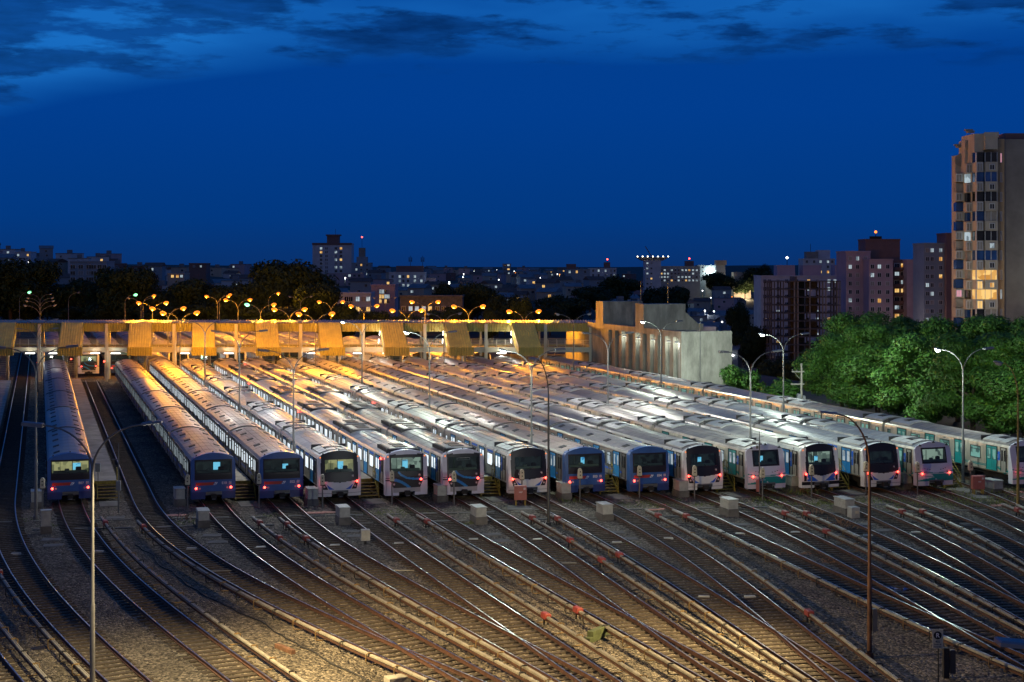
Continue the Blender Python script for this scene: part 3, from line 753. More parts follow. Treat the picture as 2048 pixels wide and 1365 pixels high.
def emblem(parent, x, z, y, s=.16, m='ltext'):
    g=MB(); t=s*.13
    g.box(-s/2,s/2,0,.006,-s/2,-s/2+t).box(-s/2,s/2,0,.006,s/2-t,s/2).box(-s/2,-s/2+t,0,.006,-s/2+t,s/2-t).box(s/2-t,s/2,0,.006,-s/2+t,s/2-t)
    g.box(-.012,.012,0,.006,-s*.3,s*.3).box(-s*.25,-.013,0,.006,-.012,.012).box(.013,s*.25,0,.006,-.012,.012)
    return g.build('emblem',M[m],parent,(x,y-.012,z))
LIGHTS=[]
def lamp_light(kind,name,parent,loc,power,col,size=.1,spot=None,rot=None,blend=.5):
    L=bpy.data.lights.new(name,'SPOT' if spot else 'POINT'); L.energy=power; L.color=col; L.shadow_soft_size=size
    if spot: L.spot_size=radians(spot); L.spot_blend=blend
    o=bpy.data.objects.new(name,L); C.objects.link(o); o.parent=parent; o.location=loc
    if rot: o.rotation_euler=rot
    return o
def make_cab(kind, c, wall, number=None, numcol='ltext', door=None, desk=True, marker=False):
    yf,cf,mats,(hx0,hx1,hz0,hz1)=FK[kind]
    f=put('cab_front',face_mesh(kind),c)
    g=MB(); w=hx1-hx0
    g.quad((hx0*1.03,.70,hz0),(hx1*1.03,.70,hz0),(hx1*1.03,.70,hz1),(hx0*1.03,.70,hz1),0)
    if desk:
        g.bbox(hx0*.92,hx1*.92,.34,.62,hz0-.02,hz0+.17,.03,1); g.bbox(hx0*.3,hx0*.05,.42,.6,hz0+.17,hz0+.30,.03,1)
        g.bbox(hx1*.30,hx1*.62,.48,.66,hz0+.17,hz0+.42,.06,2)
    if door: 
        dx_,dw,dh=door; g.box(dx_,dx_+dw,.66,.69,hz0+.18,hz0+.18+dh,3)
        g.box(dx_-.05,dx_-.005,.65,.69,hz0+.05,hz1-.05,2)
    g.box(hx0*.55,hx0*.55+.03,.6,.66,hz0,hz1-.1,1)
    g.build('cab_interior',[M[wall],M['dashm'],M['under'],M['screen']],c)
    e=.015
    MB().quad((hx0,yf(hx0,hz0)+e,hz0),(hx1,yf(hx1,hz0)+e,hz0),(hx1,yf(hx1,hz1)+e,hz1),(hx0,yf(hx0,hz1)+e,hz1)).build('windscreen',M['cabglass'],c)
    MB().tube([(.02,yf(0,hz0)-.03,hz0-.08),(-.06,yf(0,hz0)-.035,hz0+.05),(-.62,yf(-.6,hz0+.22)-.03,hz0+.2)],.014,5).build('wiper',M['blackst'],c)
    put('coupler',CPL,c)
    put('anticlimber',ANT['E' if kind=='E' else 'L'],c,(0,yf(0,.7),0)) if kind!='J' else None
    lz,lx=(1.08,1.27) if kind=='E' else (1.36,1.31) if kind in 'LK' else (1.44,1.10) if kind=='J' else (1.24,1.22)
    for s in (-1,1):
        t=put('tail_light',LAMP,c,(s*lx,yf(s*lx,lz)-.02,lz))
        lamp_light('r','tail_glow',t,(0,-.16,0),2.5,(1,.05,.02),.06)
        hx_,hz_=(s*1.0,1.07) if kind=='E' else (s*1.16,1.02) if kind in 'LK' else (s*.98,1.12) if kind=='J' else (s*1.2,1.05)
        put('headlight',OFFL,c,(hx_,yf(hx_,hz_)-.03,hz_))
        if marker: put('marker_light',AMB,c,(s*1.42,yf(1.42,3.2)-.02,3.17))
    for x in (-1.2,0,1.2): MB().sphere((x,.45,arch(x)+.09),.05,.05,.07,6,4).box(x-.09,x+.09,.38,.52,arch(x)-.02,arch(x)+.05).build('antenna',M['blackst'],c)
    if kind=='E' and number:
        text(number,.25,numcol,c,(.78,yf(.78,1.42)-.012,1.42),'number_lettering'); emblem(c,1.22,1.44,yf(1.22,1.44),.17)
    elif number:
        x,z={'L':(-.72,1.74),'K':(-.72,1.74),'J':(-.98,1.78),'H':(-.92,1.38)}[kind]
        text(number,.22 if kind!='H' else .17,numcol,c,(x,yf(x,z)-.012,z),'number_lettering'); 
    if kind in 'LJ': emblem(c,.98,1.78,yf(.98,1.78),.13)
    if kind=='H': emblem(c,1.0,1.38,yf(1.0,1.38),.12,'dtext')
    if kind=='J':
        MB().box(-.52,.52,0,.01,-.09,-.06).box(-.52,.52,0,.01,.06,.09).box(-.52,-.49,0,.01,-.06,.06).box(.49,.52,0,.01,-.06,.06).build('destination_frame',M['greyp'],c,(0,.18,2.92))
    # cab side door and side window
    dm=door_mesh(.62,M['steel'] if kind!='E' else M['steelb'],M['glassd'],pw=.13); put('cab_door',dm,c,(-1.6,1.35,2.06))
TR={ # track: family, front, number, windows, lead door leaf, cab wall, bright doorway, colour of number, label
1:('E','E','E07','w_cool',None,'cab_lit',(.2,.55,.5),'ltext','dark blue fronted train numbered E07 with a lit yellowish cab, leftmost of the row'),
3:('E','E','E10','w_cool',None,'cab_dim',(.05,.5,.55),'ltext','dark blue fronted train numbered E10 beside the empty track'),
4:('E','E','E02','w_white',None,'cab_dim',(.15,.42,.35),'ltext','dark blue fronted train numbered E02 right of E10'),
5:('L','L',None,'w_white','skyb','cab_lit',(-.05,.42,.55),'ltext','white and black fronted train with a lit yellow cab, beside blue train E02'),
6:('J','J','J45','w_white','skyb','cab_pale',(-.2,.42,.6),'dtext','lilac and dark blue swoosh fronted train numbered J45'),
7:('J','J','J32','w_white','skyb','cab_dim',None,'ltext','lilac and dark blue swoosh fronted train numbered J32'),
8:('L','L','L26','w_white','skyb','cab_dim',None,'ltext','white and black fronted train numbered L26 behind the red cabinet'),
9:('E','E','E03','w_cool','skyb','cab_dim',(-.15,.3,.5),'ltext','blue fronted train numbered E03 right of the tall dark post'),
10:('E','E','E04','w_cool','skyb','cab_dim',None,'ltext','blue fronted train numbered E04 right of E03'),
11:('L','L',None,'w_cool','skyb','cab_dim',(-.3,.3,.45),'ltext','white and black fronted train between blue E04 and the teal fronted train'),
12:('H','H',None,'w_cool','teal','cab_dim',(-.4,.3,.45),'dtext','lilac fronted train with teal swoosh behind the thin camera mast'),
13:('L','K',None,'w_cool','skyb','cab_pale',(-.3,.3,.45),'ltext','dark faced train with white frame and dark bumper strip right of the camera mast'),
14:('L','L',None,'w_cool','skyb','cab_dim',None,'ltext','dark faced train with white bumper left of teal train 223'),
15:('H','H','223','w_teal','teal','cab_pale',None,'dtext','lilac fronted train with teal swoosh numbered 223, rightmost of the parked fronts'),
16:('H','H','220','w_teal','teal','cab_dim',None,'dtext','long stainless train numbered 220 seen side on along the trees'),
}
trains={}
for k,(fam,fk,num,pane,leaf,wall,dr,ncol,lab) in TR.items():
    vf=VF(k)
    T=thing('train',lab,'train',uv(PATH[k][0],vf),TH,'parked metro trains')
    for i in range(6):
        c=make_car(fam, i==0, pane, leaf if i==0 else None, pane, T, (k*2+i//2+k//3)%3)
        c.location=(0,i*PITCH,0)
        if i==0: make_cab(fk,c,wall,num,ncol,dr,True,fk in 'LJK')
        if i==0 and fam in 'JL':
            for y,z in ((9.5,2.98),(5.1,2.98)): MB().box(-1.606,-1.6,y-.75,y+.75,z-.14,z+.06).build('blue_panel',M['bluehi'],c)
            MB().box(-1.606,-1.6,1.85,2.12,1.75,2.85).build('blue_panel',M['bluehi'],c); emblem(c,0,0,0,.2).location=(-1.612,1.98,2.3); c.children[-1].rotation_euler=(0,0,-pi/2)
        if i==0 and fam=='H':
            MB().box(-1.606,-1.6,1.83,2.13,1.95,2.65).build('blue_panel',M['bluehi'],c); emblem(c,0,0,0,.24).location=(-1.612,1.98,2.3); c.children[-1].rotation_euler=(0,0,-pi/2)
            if num: text(num,.22,'dtext',c,(-1.612,9.5,2.97),'number_lettering',(pi/2,0,-pi/2))
            g=MB(); P_=[(.75,1.25),(1.2,1.0),(1.6,1.2),(2.4,1.45)]
            for a,b in zip(P_,P_[1:]): g.quad((-1.607,b[0],b[1]-.09),(-1.607,a[0],a[1]-.09),(-1.607,a[0],a[1]+.09),(-1.607,b[0],b[1]+.09))
            g.build('swoosh',M['teal'],c)
    trains[k]=T
def side_lamp(k, car, y, z=2.9):
    c=[o for o in trains[k].children if o.name.startswith('car')][car]
    t=put('warning_light',LAMP,c,(-1.66,y,z)); t.rotation_euler=(0,0,-pi/2); t.scale=(1.5,1,1.2)
    lamp_light('r','warning_glow',t,(0,-.2,0),5,(1,.06,.05),.06)
for k,car,y in ((6,0,1.6),(5,5,17.5),(6,2,.8),(6,3,18.3),(8,2,9.5),(15,1,4),(14,4,10),(15,4,8),(15,5,9),(13,5,9),(7,5,16)): side_lamp(k,car,y)
# second rank beyond the footbridge: coarser cars with their windows in the side
def far_car(fam):
    k=('far',fam)
    if k in CARS: return CARS[k]
    side={'E':M['steelb'],'J':M['steel'],'L':M['steel'],'H':M['steelw']}[fam]
    b=MB().prism(SIDE,0,LB,0).box(-.7,.7,LB,LB+.4,1,3,1)
    wy=[1.0,2.6,3.6,5.6,7.2,8.2,10.2,11.8,12.8,14.8,16.4,17.4]
    wm=win_mesh(.62,1.0,M['w_cool' if fam!='J' else 'w_white'])
    CARS[k]=(b.mesh('car',[side,M['rubber']]), roof_mesh(0,M['roofe'] if fam=='E' else M['roofm']), wm, wy); return CARS[k]
FAR={1:('E','E',238,'dark'),2:('J','J',237.5,'white swoosh'),3:('E','E',239,'blue'),4:('E',None,226,''),5:('L','L',241,'dark'),6:('E','E',242,'dark'),7:('J','J',243,''),8:('L','L',240,''),9:('E','E',246,''),10:('L',None,240,''),11:('L',None,238,''),12:('H','H',237,''),13:('L','L',238,''),14:('H',None,240,''),15:('L','L',238,'')}
SHORT={4:'train E02',5:'lit yellow cab train',6:'train J45',7:'train J32',8:'train L26',9:'train E03',10:'train E04',11:'train right of E04',12:'teal fronted train',13:'dark bumper strip train',14:'dark fronted train beside 223',15:'train 223'}
FL={1:'train with unlit dark front under the footbridge behind train E07',2:'white swoosh fronted train facing us under the footbridge at the end of the empty track',3:'blue fronted train under the footbridge behind train E10'}
for k,(fam,fk,Y,d) in FAR.items():
    u=PATH[k][0]; v=(Y-u*ST)/CT
    T=thing('train',FL.get(k,f'parked train beyond the footbridge, in line with the {SHORT.get(k,"")}'),'train',uv(u,v),TH,'trains parked beyond the footbridge')
    b,r,wm,wy=far_car(fam)
    for i in range(5 if k<13 else 3):
        if i==0 and fk:
            c=put('car',CARS.setdefault(('farlead',fam),MB().prism(SIDE,.72,LB,0).box(-.7,.7,LB,LB+.4,1,3,1).mesh('car',[b.materials[0],M['rubber']])),T)
            put('roof',CARS.setdefault(('farroof',fam),roof_mesh(.72,r.materials[0])),c)
            make_cab(fk,c,'cab_lit' if k==2 else 'cab_dim',None if fk!='E' else '',door=(.0,.35,.5) if k==2 else None)
        else:
            c=put('car',b,T,(0,i*PITCH,0)); put('roof',r,c)
        for y in wy:
            if i<3 and (i or y>1.5): put('window',wm,c,(-1.6,y,2.3))
# ------------------------------------------------------------------ footbridge across the tracks
BY=228.5                                                             # front edge of the bridge
def corr(g, x0, x1, z0, z1, y, pitch=.40, d=.10, mi=0, slope=None):
    """corrugated sheet in x,z; slope=(dx,dy) moves the lower edge"""
    n=max(1,int((x1-x0)/pitch)); w=(x1-x0)/n; sx,sy=slope or (0,0)
    prof=[]
    for i in range(n):
        a=x0+i*w; prof+=[(a,0),(a+w*.30,0),(a+w*.42,-d),(a+w*.88,-d)]
    prof.append((x1,0))
    for (xa,da),(xb,db) in zip(prof,prof[1:]):
        g.quad((xa+sx,y+da+sy,z0),(xb+sx,y+db+sy,z0),(xb,y+db,z1),(xa,y+da,z1),mi)
    return g
bx0,bx1=-98.0,13.2
FB=thing('footbridge','long roofed footbridge with cream corrugated fascia crossing above all the tracks','footbridge',(bx0,BY,0))
def L(x): return x-bx0
g=MB(); corr(g,0,bx1-bx0,7.35,8.62,0); g.build('fascia',M['sheet'],FB)
g=MB(); n=int((bx1-bx0)/.42); w=(bx1-bx0)/n                            # roof sheet, ribs running back
pr=[]
for i in range(n): pr+=[(i*w,0),(i*w+w*.3,0),(i*w+w*.45,.09),(i*w+w*.85,.09)]
pr.append((n*w,0))
for (xa,da),(xb,db) in zip(pr,pr[1:]):
    g.quad((xa,-.25,8.63+da),(xb,-.25,8.63+db),(xb,2.0,8.98+db),(xa,2.0,8.98+da)); g.quad((xa,2.0,8.98+da),(xb,2.0,8.98+db),(xb,4.4,8.60+db),(xa,4.4,8.60+da))
g.build('roof',M['bridgeroof'],FB)
MB().box(0,bx1-bx0,0,4.2,4.72,4.95).build('deck',M['slab'],FB)
MB().box(0,bx1-bx0,-.1,.12,4.20,4.98).box(0,bx1-bx0,-.16,-.1,4.86,4.98).box(0,bx1-bx0,-.16,-.1,4.20,4.28).build('front_beam',M['beam'],FB)
MB().box(0,bx1-bx0,4.0,4.2,4.20,4.98).build('rear_beam',M['beam'],FB)
MB().box(0,bx1-bx0,4.1,4.16,4.98,5.2).box(0,bx1-bx0,4.1,4.16,7.3,8.6).build('rear_fascia',M['sheet'],FB)
for px,dz in ((-22,0),(80,0),(214,1),(349,1),(473,1),(602,1),(727,1),(850,1),(972,1),(1091,1),(1181,0)):
    x=(px-1024)/F*BY
    MB().box(L(x)-.19,L(x)+.19,-.42,-.17,BZ-.2,8.5).box(L(x)-.24,L(x)+.24,-.36,-.23,BZ-.2,8.5).build('column',M['beam'],FB)
    MB().box(L(x)-1.05,L(x)-.70,4.25,4.55,BZ-.2,8.5).build('column',M['beam'],FB)
for yr in (.0,4.05):
    g=MB()
    for z in (5.35,5.62,6.02): g.box(0,bx1-bx0,yr-.03,yr+.03,z-.03,z+.03)
    x=.6
    while x<bx1-bx0: g.box(x-.035,x+.035,yr-.028,yr+.028,4.95,6.0); x+=1.32
    g.build('railing',M['beam'],FB)
# stair covers: sloping corrugated hoods over the stairs down to the platforms
stair_at=[(-4.9,'far left hood cut by the picture edge, bluish'),(4.85,'between train E07 and the empty track, lower half lit orange'),(14.75,'above the platform between E10 and E02, lit yellow'),(23.87,'behind the lit yellow cab train, lit yellow'),(33.0,'behind trains J32 and L26, brightest yellow'),(42.1,'behind trains E03 and E04, yellow with long ribs'),(51.2,'brownish hood right of the last yellow hood'),(60.35,'purple hood, second from the right end'),(70.2,'purple hood nearest the concrete building')]
for u,dsc in stair_at:
    X=(u-ST*(BY-.3))/CT
    K=thing('stair_hood',f'corrugated stair hood, {dsc}','stair hood',(X,BY-.3,0),0,'stair hoods along the footbridge')
    w=1.65; sl=(ST*5.6/CT*.62,-5.2); zt,zb=8.75,5.25
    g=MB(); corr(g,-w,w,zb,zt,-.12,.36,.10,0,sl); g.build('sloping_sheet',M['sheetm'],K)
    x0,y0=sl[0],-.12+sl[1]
    g=MB(); corr(g,-w+x0-.12,w+x0+.32,4.02,5.28,y0-.12,.36,.10); g.build('front_lip',M['sheet'],K)
    for s in (-1,1):
        g=MB(); xs=s*(w+.02)
        a=[(xs,-.05,8.7),(xs+x0,y0,5.2),(xs+x0,y0,4.05),(xs+x0*.8,y0+.9,4.05),(xs,-.05,7.0)]
        b=[(p[0]+s*.06,p[1],p[2]) for p in a]
        g.poly(a if s>0 else a[::-1]); g.poly(b[::-1] if s>0 else b)
        for i in range(5): g.quad(a[i],a[(i+1)%5],b[(i+1)%5],b[i])
        g.build('side_panel',M['sheet'],K)
    # the stair itself and its pier
    for i in range(15):
        t=i/15; z=4.75-t*3.7; y=-.4-t*6.2
        MB().box(-1.0+x0*t*1.2,1.0+x0*t*1.2,y-.4,y,z-.05,z+.03).build('tread',M['conc'],K)
    MB().box(-.95+x0*.9,-.55+x0*.9,y0+1.2,y0+1.7,BZ,4.3).box(.5+x0*.9,.85+x0*.9,y0+1.2,y0+1.7,BZ,4.3).build('pier',M['conc'],K)
    if u>45:
        for yy,zz in ((-1.2,7.2),(-2.8,6.1)):
            tb=MB().tube([(-w-.1,yy-.45,zz-.3),(-w-.1,yy+.35,zz+.25)],.06,6).build('tube_light',M['tube'],K); lamp_light('t','tube_glow',tb,(-w-.5,yy,zz-.2),P_TUBE*.8,(1,.95,.8),.2)
# fluorescent tubes under the deck
for px in (61,107,191,232,370,458,622,716,775,1003):
    x=(px-1024)/F*BY
    tb=thing('tube_lamp',f'lit fluorescent tube under the footbridge deck, {ORD[[61,107,191,232,370,458,622,716,775,1003].index(px)+1]} from the left','tube lamp',(x,BY-.2,4.05),0,'tubes under the footbridge')
    MB().tube([(-.72,0,0),(.72,0,0)],.07,8).build('tube',M['tube'],tb); MB().box(-.8,.8,-.09,.09,.075,.15).build('tube_housing',M['galv'],tb)
    lamp_light('t','tube_glow',tb,(0,-.3,-.25),P_TUBE,(1,.95,.78),.25)
# ------------------------------------------------------------------ concrete substation beside the tracks
A=Vector((22.05,195.0,0)); RZ=TH
B=thing('substation','weathered concrete substation with tall fin facade and two raised roof blocks','building',A,RZ)
# local axes: x to the right of the tracks, y along them (away), z up
MB().box(.45,7.0,.6,46,-.6,8.05).build('hall',M['conc'],B)
MB().box(-.05,7.2,0,.6,-.6,8.85).build('end_wall',M['conc'],B)
MB().box(-.06,.45,.6,45,8.05,8.82).box(.45,7.2,.6,46,8.05,8.4).build('lintel',M['conc'],B)
for i in range(10):
    y=2.6+i*2.62; MB().bbox(-.05,.43,y,y+.85,-.6,8.048,.001).build('fin',M['conc'],B)
for i in range(10):
    y=2.6+i*2.62-1.75
    f=MB().box(.40,.449,y,y+.9,.2,8.0).build('glazing_strip',M['plas_w'],B)
    for z in (1.7,5.9):
        MB().box(.36,.40,y+.1,y+.8,z,z+.8).build('pane',M['bw_white'] if (i in (0,1,2,5) and z>5) or (i in(0,1) ) else M['glassd'],f)
for y0,nm in ((12.6,'nearer'),(28.2,'farther')):
    g=MB(); g.box(-.1,6.2,y0,y0+3.0,8.4,12.1)
    g.build('roof_block',M['conc'],B)
    p=[(6.2,8.4),(9.0,8.4),(9.0,9.3),(8.2,9.3),(6.2,11.0)]
    MB().prism([(x,z) for x,z in p],y0+.2,y0+2.6).build('sloping_wing',M['conc'],B)
MB().box(7.2,11.5,14,20,-.6,8.8).build('side_wing',M['plas_p'],B)
MB().tube([(2.6,-.06,0),(2.6,-.06,10.2)],.06,6).build('downpipe',M['galv'],B)
for y in (10,20): MB().tube([(5,y+6,8.4),(5,y+6,15)],.05,5).build('mast',M['galv'],B)
# floodlights on the facade that light the fins
for i in (3,5,7,0,1):
    y=2.6+i*2.62-.9
    fl=MB().bbox(-.25,.30,y-.12,y+.12,7.3,7.5,.02,0).quad((-.24,y-.1,7.29),(-.24,y+.1,7.29),(.29,y+.1,7.29),(.29,y-.1,7.29),1).build('wall_light',[M['headm'],M['b_led']],B)
    lamp_light('s','wall_light_glow',fl,(-.1,y,7.1),80,(.95,1,.85),.15)
# ------------------------------------------------------------------ lamp posts
def head_mesh(bulb, flat):
    g=MB()
    if flat:
        r=0 if bulb=='b_warm' else .07
        g.bbox(-.19,.19,-.42,.42,.0,.10,.03,0); g.box(-.19,-.16,-.42,.42,-r,-.001).box(.16,.19,-.42,.42,-r,-.001).box(-.159,.159,-.42,-.39,-r,-.001).box(-.159,.159,.39,.42,-r,-.001) if r else None; g.quad((-.15,-.36,-.004),(-.15,.30,-.004),(.15,.30,-.004),(.15,-.36,-.004),1)
    else:
        k=1.8 if bulb in('b_sodium','b_green') else 1.0; g.sphere((0,0,.05),.17*k,.38,.11,10,6,0); g.sphere((0,-.06,-.02*k),.16*k,.27*k,.16*k,10,6,1)
    return g.mesh('lamp_head',[M['headm'],M[bulb]])
HEADS={'S':head_mesh('b_sodium',False),'L':head_mesh('b_led',True),'B':head_mesh('b_led',False),'G':head_mesh('b_green',False),0:head_mesh('lens_off',False),'W':head_mesh('b_warm',True),'D':head_mesh('lens_off',True),'T':head_mesh('b_led',True)}
KIND={'S':'lit orange','L':'lit downward white','B':'bright white','G':'lit green','W':'lit warm white',0:'unlit','D':'unlit','T':'lit downward white'}
POLES={}
def pole_mesh(h,mat_,single):
    k=(round(h,1),mat_,single)
    if k not in POLES:
        g=MB(); top=h if single else h-1.95
        g.tube([(0,0,-.4),(0,0,h*.33),(0,0,h*.333),(0,0,top)],[.115,.105,.085,.06],10); g.cyl((0,0,-.3),.2,.32,'z',10); POLES[k]=g.mesh('pole',M[mat_])
    return POLES[k]
ARMS={}
def arm_mesh(sx,mat_,reach=2.15,rise=1.95):
    k=(sx,mat_,reach,rise)
    if k not in ARMS:
        pts=[(sx*reach*(1-cos(t*pi/2*.93)),0,rise*sin(t*pi/2*.93)) for t in [i/9 for i in range(10)]]
        pts.append((pts[-1][0]+sx*.25,0,pts[-1][2]+.03)); ARMS[k]=(MB().tube(pts,[.048-.0015*i for i in range(11)],7).mesh('arm',M[mat_]),pts[-1])
    return ARMS[k]
def lamp_post(X,Y,h,lk,rk,mat_='galv',single=False,rz=None,label='',reach=2.15,rise=1.95,power=1.0,group='lamp posts of the yard'):
    P=thing('lamp_post',label,'lamp post',(X,Y,0),TH if rz is None else rz,group)
    base = h if False else h-rise
    me=pole_mesh(h,mat_,False) if not single else None
    if single:
        g=MB(); g.tube([(0,0,-.4),(0,0,h*.33),(0,0,h*.333),(0,0,h-rise)],[.115,.105,.085,.06],10); g.cyl((0,0,-.3),.2,.32,'z',10); me=g.mesh('pole',M[mat_])
    put('pole',me,P)
    for sx,kd in ((-1,lk),(1,rk)):
        if kd is None: continue
        am,end=arm_mesh(sx,mat_,reach,rise)
        put('arm',am,P,(0,0,h-rise))
        hd=put('lamp_head',HEADS[kd],P,(end[0]+sx*.25,0,h-rise+end[2])); hd.rotation_euler=(radians(6 if kd in ('L','W','D','T') else 14),0,sx*pi/2*-1)
        if kd not in (0,'D'):
            col={'S':(1,.37,.010),'L':(1,.98,.88) if X<16 else (.86,1,.84),'B':(.84,1,.82),'G':(.2,1,.4),'W':(1,.78,.40),'T':(.86,1,.90)}[kd]
            pw={'S':P_SODIUM,'L':P_LED,'B':P_BARE,'G':P_GREEN,'W':P_WARM,'T':P_TREE}[kd]*power
            if kd=='T': lamp_light('s','lamp_glow',P,(end[0]+sx*.25,0,h-rise+end[2]-.18),pw,col,.18,112,(radians(20),sx*radians(-54),0),.7)
            elif kd in 'LW': lamp_light('s','lamp_glow',P,(end[0]+sx*.25,0,h-rise+end[2]-.18),pw,col,.18,158 if kd=='L' else 112,(0,0,0),.35 if kd=='L' else .6)
            else: lamp_light('p','lamp_glow',P,(end[0]+sx*.25,0,h-rise+end[2]-.32),pw,col,.16)
    return P
GAPS=[-.2,9.9,19.31,28.43,37.55,46.67,55.79,64.9,71.6]
twin=[(72,695,'L','L'),(75,658,'L','L'),(75,640,'D','D'),(80,622,0,0),(80,612,0,0),(80,603,0,0),(80,597,0,0),(80,589,0,0),
(587,701,'L','L'),(479,663,'L','L'),(410,642,'L','L'),(360,626,'S','S'),(336,617,'S','S'),(305,606,'S','S'),(282,597,0,0),(631,628,'S','S'),
(724,644,'B','L'),(859,665,'B','L'),(1063,701,'B','L'),(1216,667,'L','L'),(1501,704,'L','L'),(1322,644,'B','T'),(1567,669,'B','T'),(1926,699,'B','T'),
(1147,629,0,0),(1048,623,'S','S'),(888,628,0,0),(937,613,'S','S'),(850,604,'S','S'),(814,621,'S','S'),(770,596,0,0),(728,612,'S','S'),(662,604,'S','S'),
(601,594,0,0),(579,619,'S','S'),(521,609.5,'G','S'),(476,600,'S','S'),(435,593,'S','S'),(178,578,0,'S'),(24,573,0,0)]
single=[(439,590,'S'),(537,587,'S'),(39,585,'G'),(250,590,'G'),(357,583,'G'),(232,579,'G'),(271,580,'S'),(286,592,'S'),(137,586,0)]
rows=[]
for px,yh,lk,rk in twin:
    Y=21000/(yh-HORIZ)
    if px==24 or px==178: u=None
    if Y<226:
        u=(CT*(px-1024)/F+ST)*Y; gp=min(GAPS,key=lambda q:abs(q-u)); Y=depth_on_gap(px,gp)
    else:
        # keep beyond the bridge and between tracks
        u=(CT*(px-1024)/F+ST)*Y; gs=[-.2,9.9,19.31,28.43,37.55,46.67,55.79,64.9,73,-9,-18,-27,82]
        gp=min(gs,key=lambda q:abs(q-u)); Y2=depth_on_gap(px,gp)
        if abs(Y2-Y)<26 and Y2>234: Y=Y2
    rows.append((px,Y,CAMZ-(yh-HORIZ)*Y/F,lk,rk,False))
for px,yh,k in single:
    Y=21000/(yh-HORIZ); rows.append((px,Y,CAMZ-(yh-HORIZ)*Y/F,None,k,True))
cnt={}
rows.sort(key=lambda r:r[0])
def side_name(r):
    px,Y,h,lk,rk,sg=r
    kinds=[k for k in (lk,rk) if k is not None]
    st=' and '.join(dict.fromkeys(KIND[k] for k in kinds))
    arm='single-arm' if sg else 'twin-arm'
    wh='behind footbridge' if Y>228 else 'among trains'
    return f'twin-arm lamp post, {st}, {wh}' if not sg else f'single-arm lamp post, {st}, {wh}'
tot={}
for r in rows: tot[side_name(r)]=tot.get(side_name(r),0)+1
for r in rows:
    b=side_name(r); cnt[b]=cnt.get(b,0)+1
    lab=b if tot[b]==1 else f'{b}, {ORD[cnt[b]]} from left'
    px,Y,h,lk,rk,sg=r
    pw=1.0
    if px==410: pw=.6
    if px in (72,75): pw=.10
    lamp_post((px-1024)/F*Y,Y,h,lk,rk,'galv',sg,None,lab,power=pw*(1 if Y<300 else .5))
# the near posts
nl=lamp_post((185-1024)/F*61.7,61.7,CAMZ-(850-HORIZ)*61.7/F,'D','W','galv',label='tall grey twin-arm lamp post nearest the camera at lower left',rz=.06)
lamp_light('s','lamp_beam',nl,(2.4,0,CAMZ-(850-HORIZ)*61.7/F-.15),30000,(1,.70,.30),.2,120,tuple(Vector((26.0,13,-10.5)).to_track_quat('-Z','Y').to_euler()),.8)
pp=lamp_post((1097-1024)/F*102.3,102.3,CAMZ-(722-HORIZ)*102.3/F,'D',None,'darkpole',True,radians(-55),'dark single-arm lamp post standing in front of train E03',reach=1.35,rise=2.5)
pp=lamp_post((1739-1024)/F*68,68,CAMZ-(828-HORIZ)*68/F,'W',None,'rustpole',True,radians(6),'rusty single-arm lamp post with a glowing head at lower right',reach=1.6,rise=2.3,power=.05)
lamp_light('s','lamp_beam',pp,(-2.0,.3,CAMZ-(828-HORIZ)*68/F-.2),8500,(.93,1,.92),.2,84,(radians(86),0,radians(12)),1.0)
lamp_light('s','lamp_beam',pp,(-2.0,0,CAMZ-(828-HORIZ)*68/F-.25),26000,(1,.72,.32),.2,112,tuple(Vector((-11,1.5,-10)).to_track_quat('-Z','Y').to_euler()),.8)
MB().bbox(.1,.32,-.14,.1,1.0,2.0,.02).tube([(.2,0,1.0),(.22,0,.2),(.14,0,-.2)],.02,5).build('junction_box',M['galv'],pp)
pp=lamp_post((2036-1024)/F*108.9,108.9,CAMZ-(727-HORIZ)*108.9/F,0,None,'yrust',True,radians(2),'yellowed single-arm lamp post at the right edge by train 220',reach=1.1,rise=2.6)
lamp_post(11.3,26.6,10.8,'W',None,'galv',True,0,'lamp head with bluish top poking in at the lower right edge',reach=2.0,rise=1.6,power=.10)
# ------------------------------------------------------------------ small trackside equipment
sg=MB().tube([(0,0,-.3),(0,0,1.75)],.055,8,0).box(-.16,.16,-.1,.16,1.70,1.76,2)
hd=MB().prism([(-.15,0),(.15,0),(.17,.1),(.14,.62),(.06,.76),(-.06,.76),(-.14,.62),(-.17,.1)],-.12,.16)
SIGP=sg.mesh('post',[M['galv'],M['cream'],M['blackst']]); SIGH=hd.mesh('signal_head',M['cream'])
LENS=MB().cyl((0,-.14,0),.05,.03,'y',8).mesh('lens',M['blackst'])
for i,(px,py) in enumerate([(85,1026),(375,1018),(518,1016),(645,1018),(784,1010),(908,1011),(1044,1006),(1160,1004),(1279,998),(1389,998),(1525,1002),(1623,996),(1732,988),(1835,990),(1941,986)]):
    s=thing('track_signal',f'small cream shunting signal on a grey post, {ORD[i+1]} from the left along the train fronts','signal',at(px,py,BZ),.15,'shunting signals before the train fronts')
    put('post',SIGP,s); h=put('signal_head',SIGH,s,(0,0,1.76)); put('lens',LENS,h,(0,0,.5)); put('lens',LENS,h,(0,0,.25))
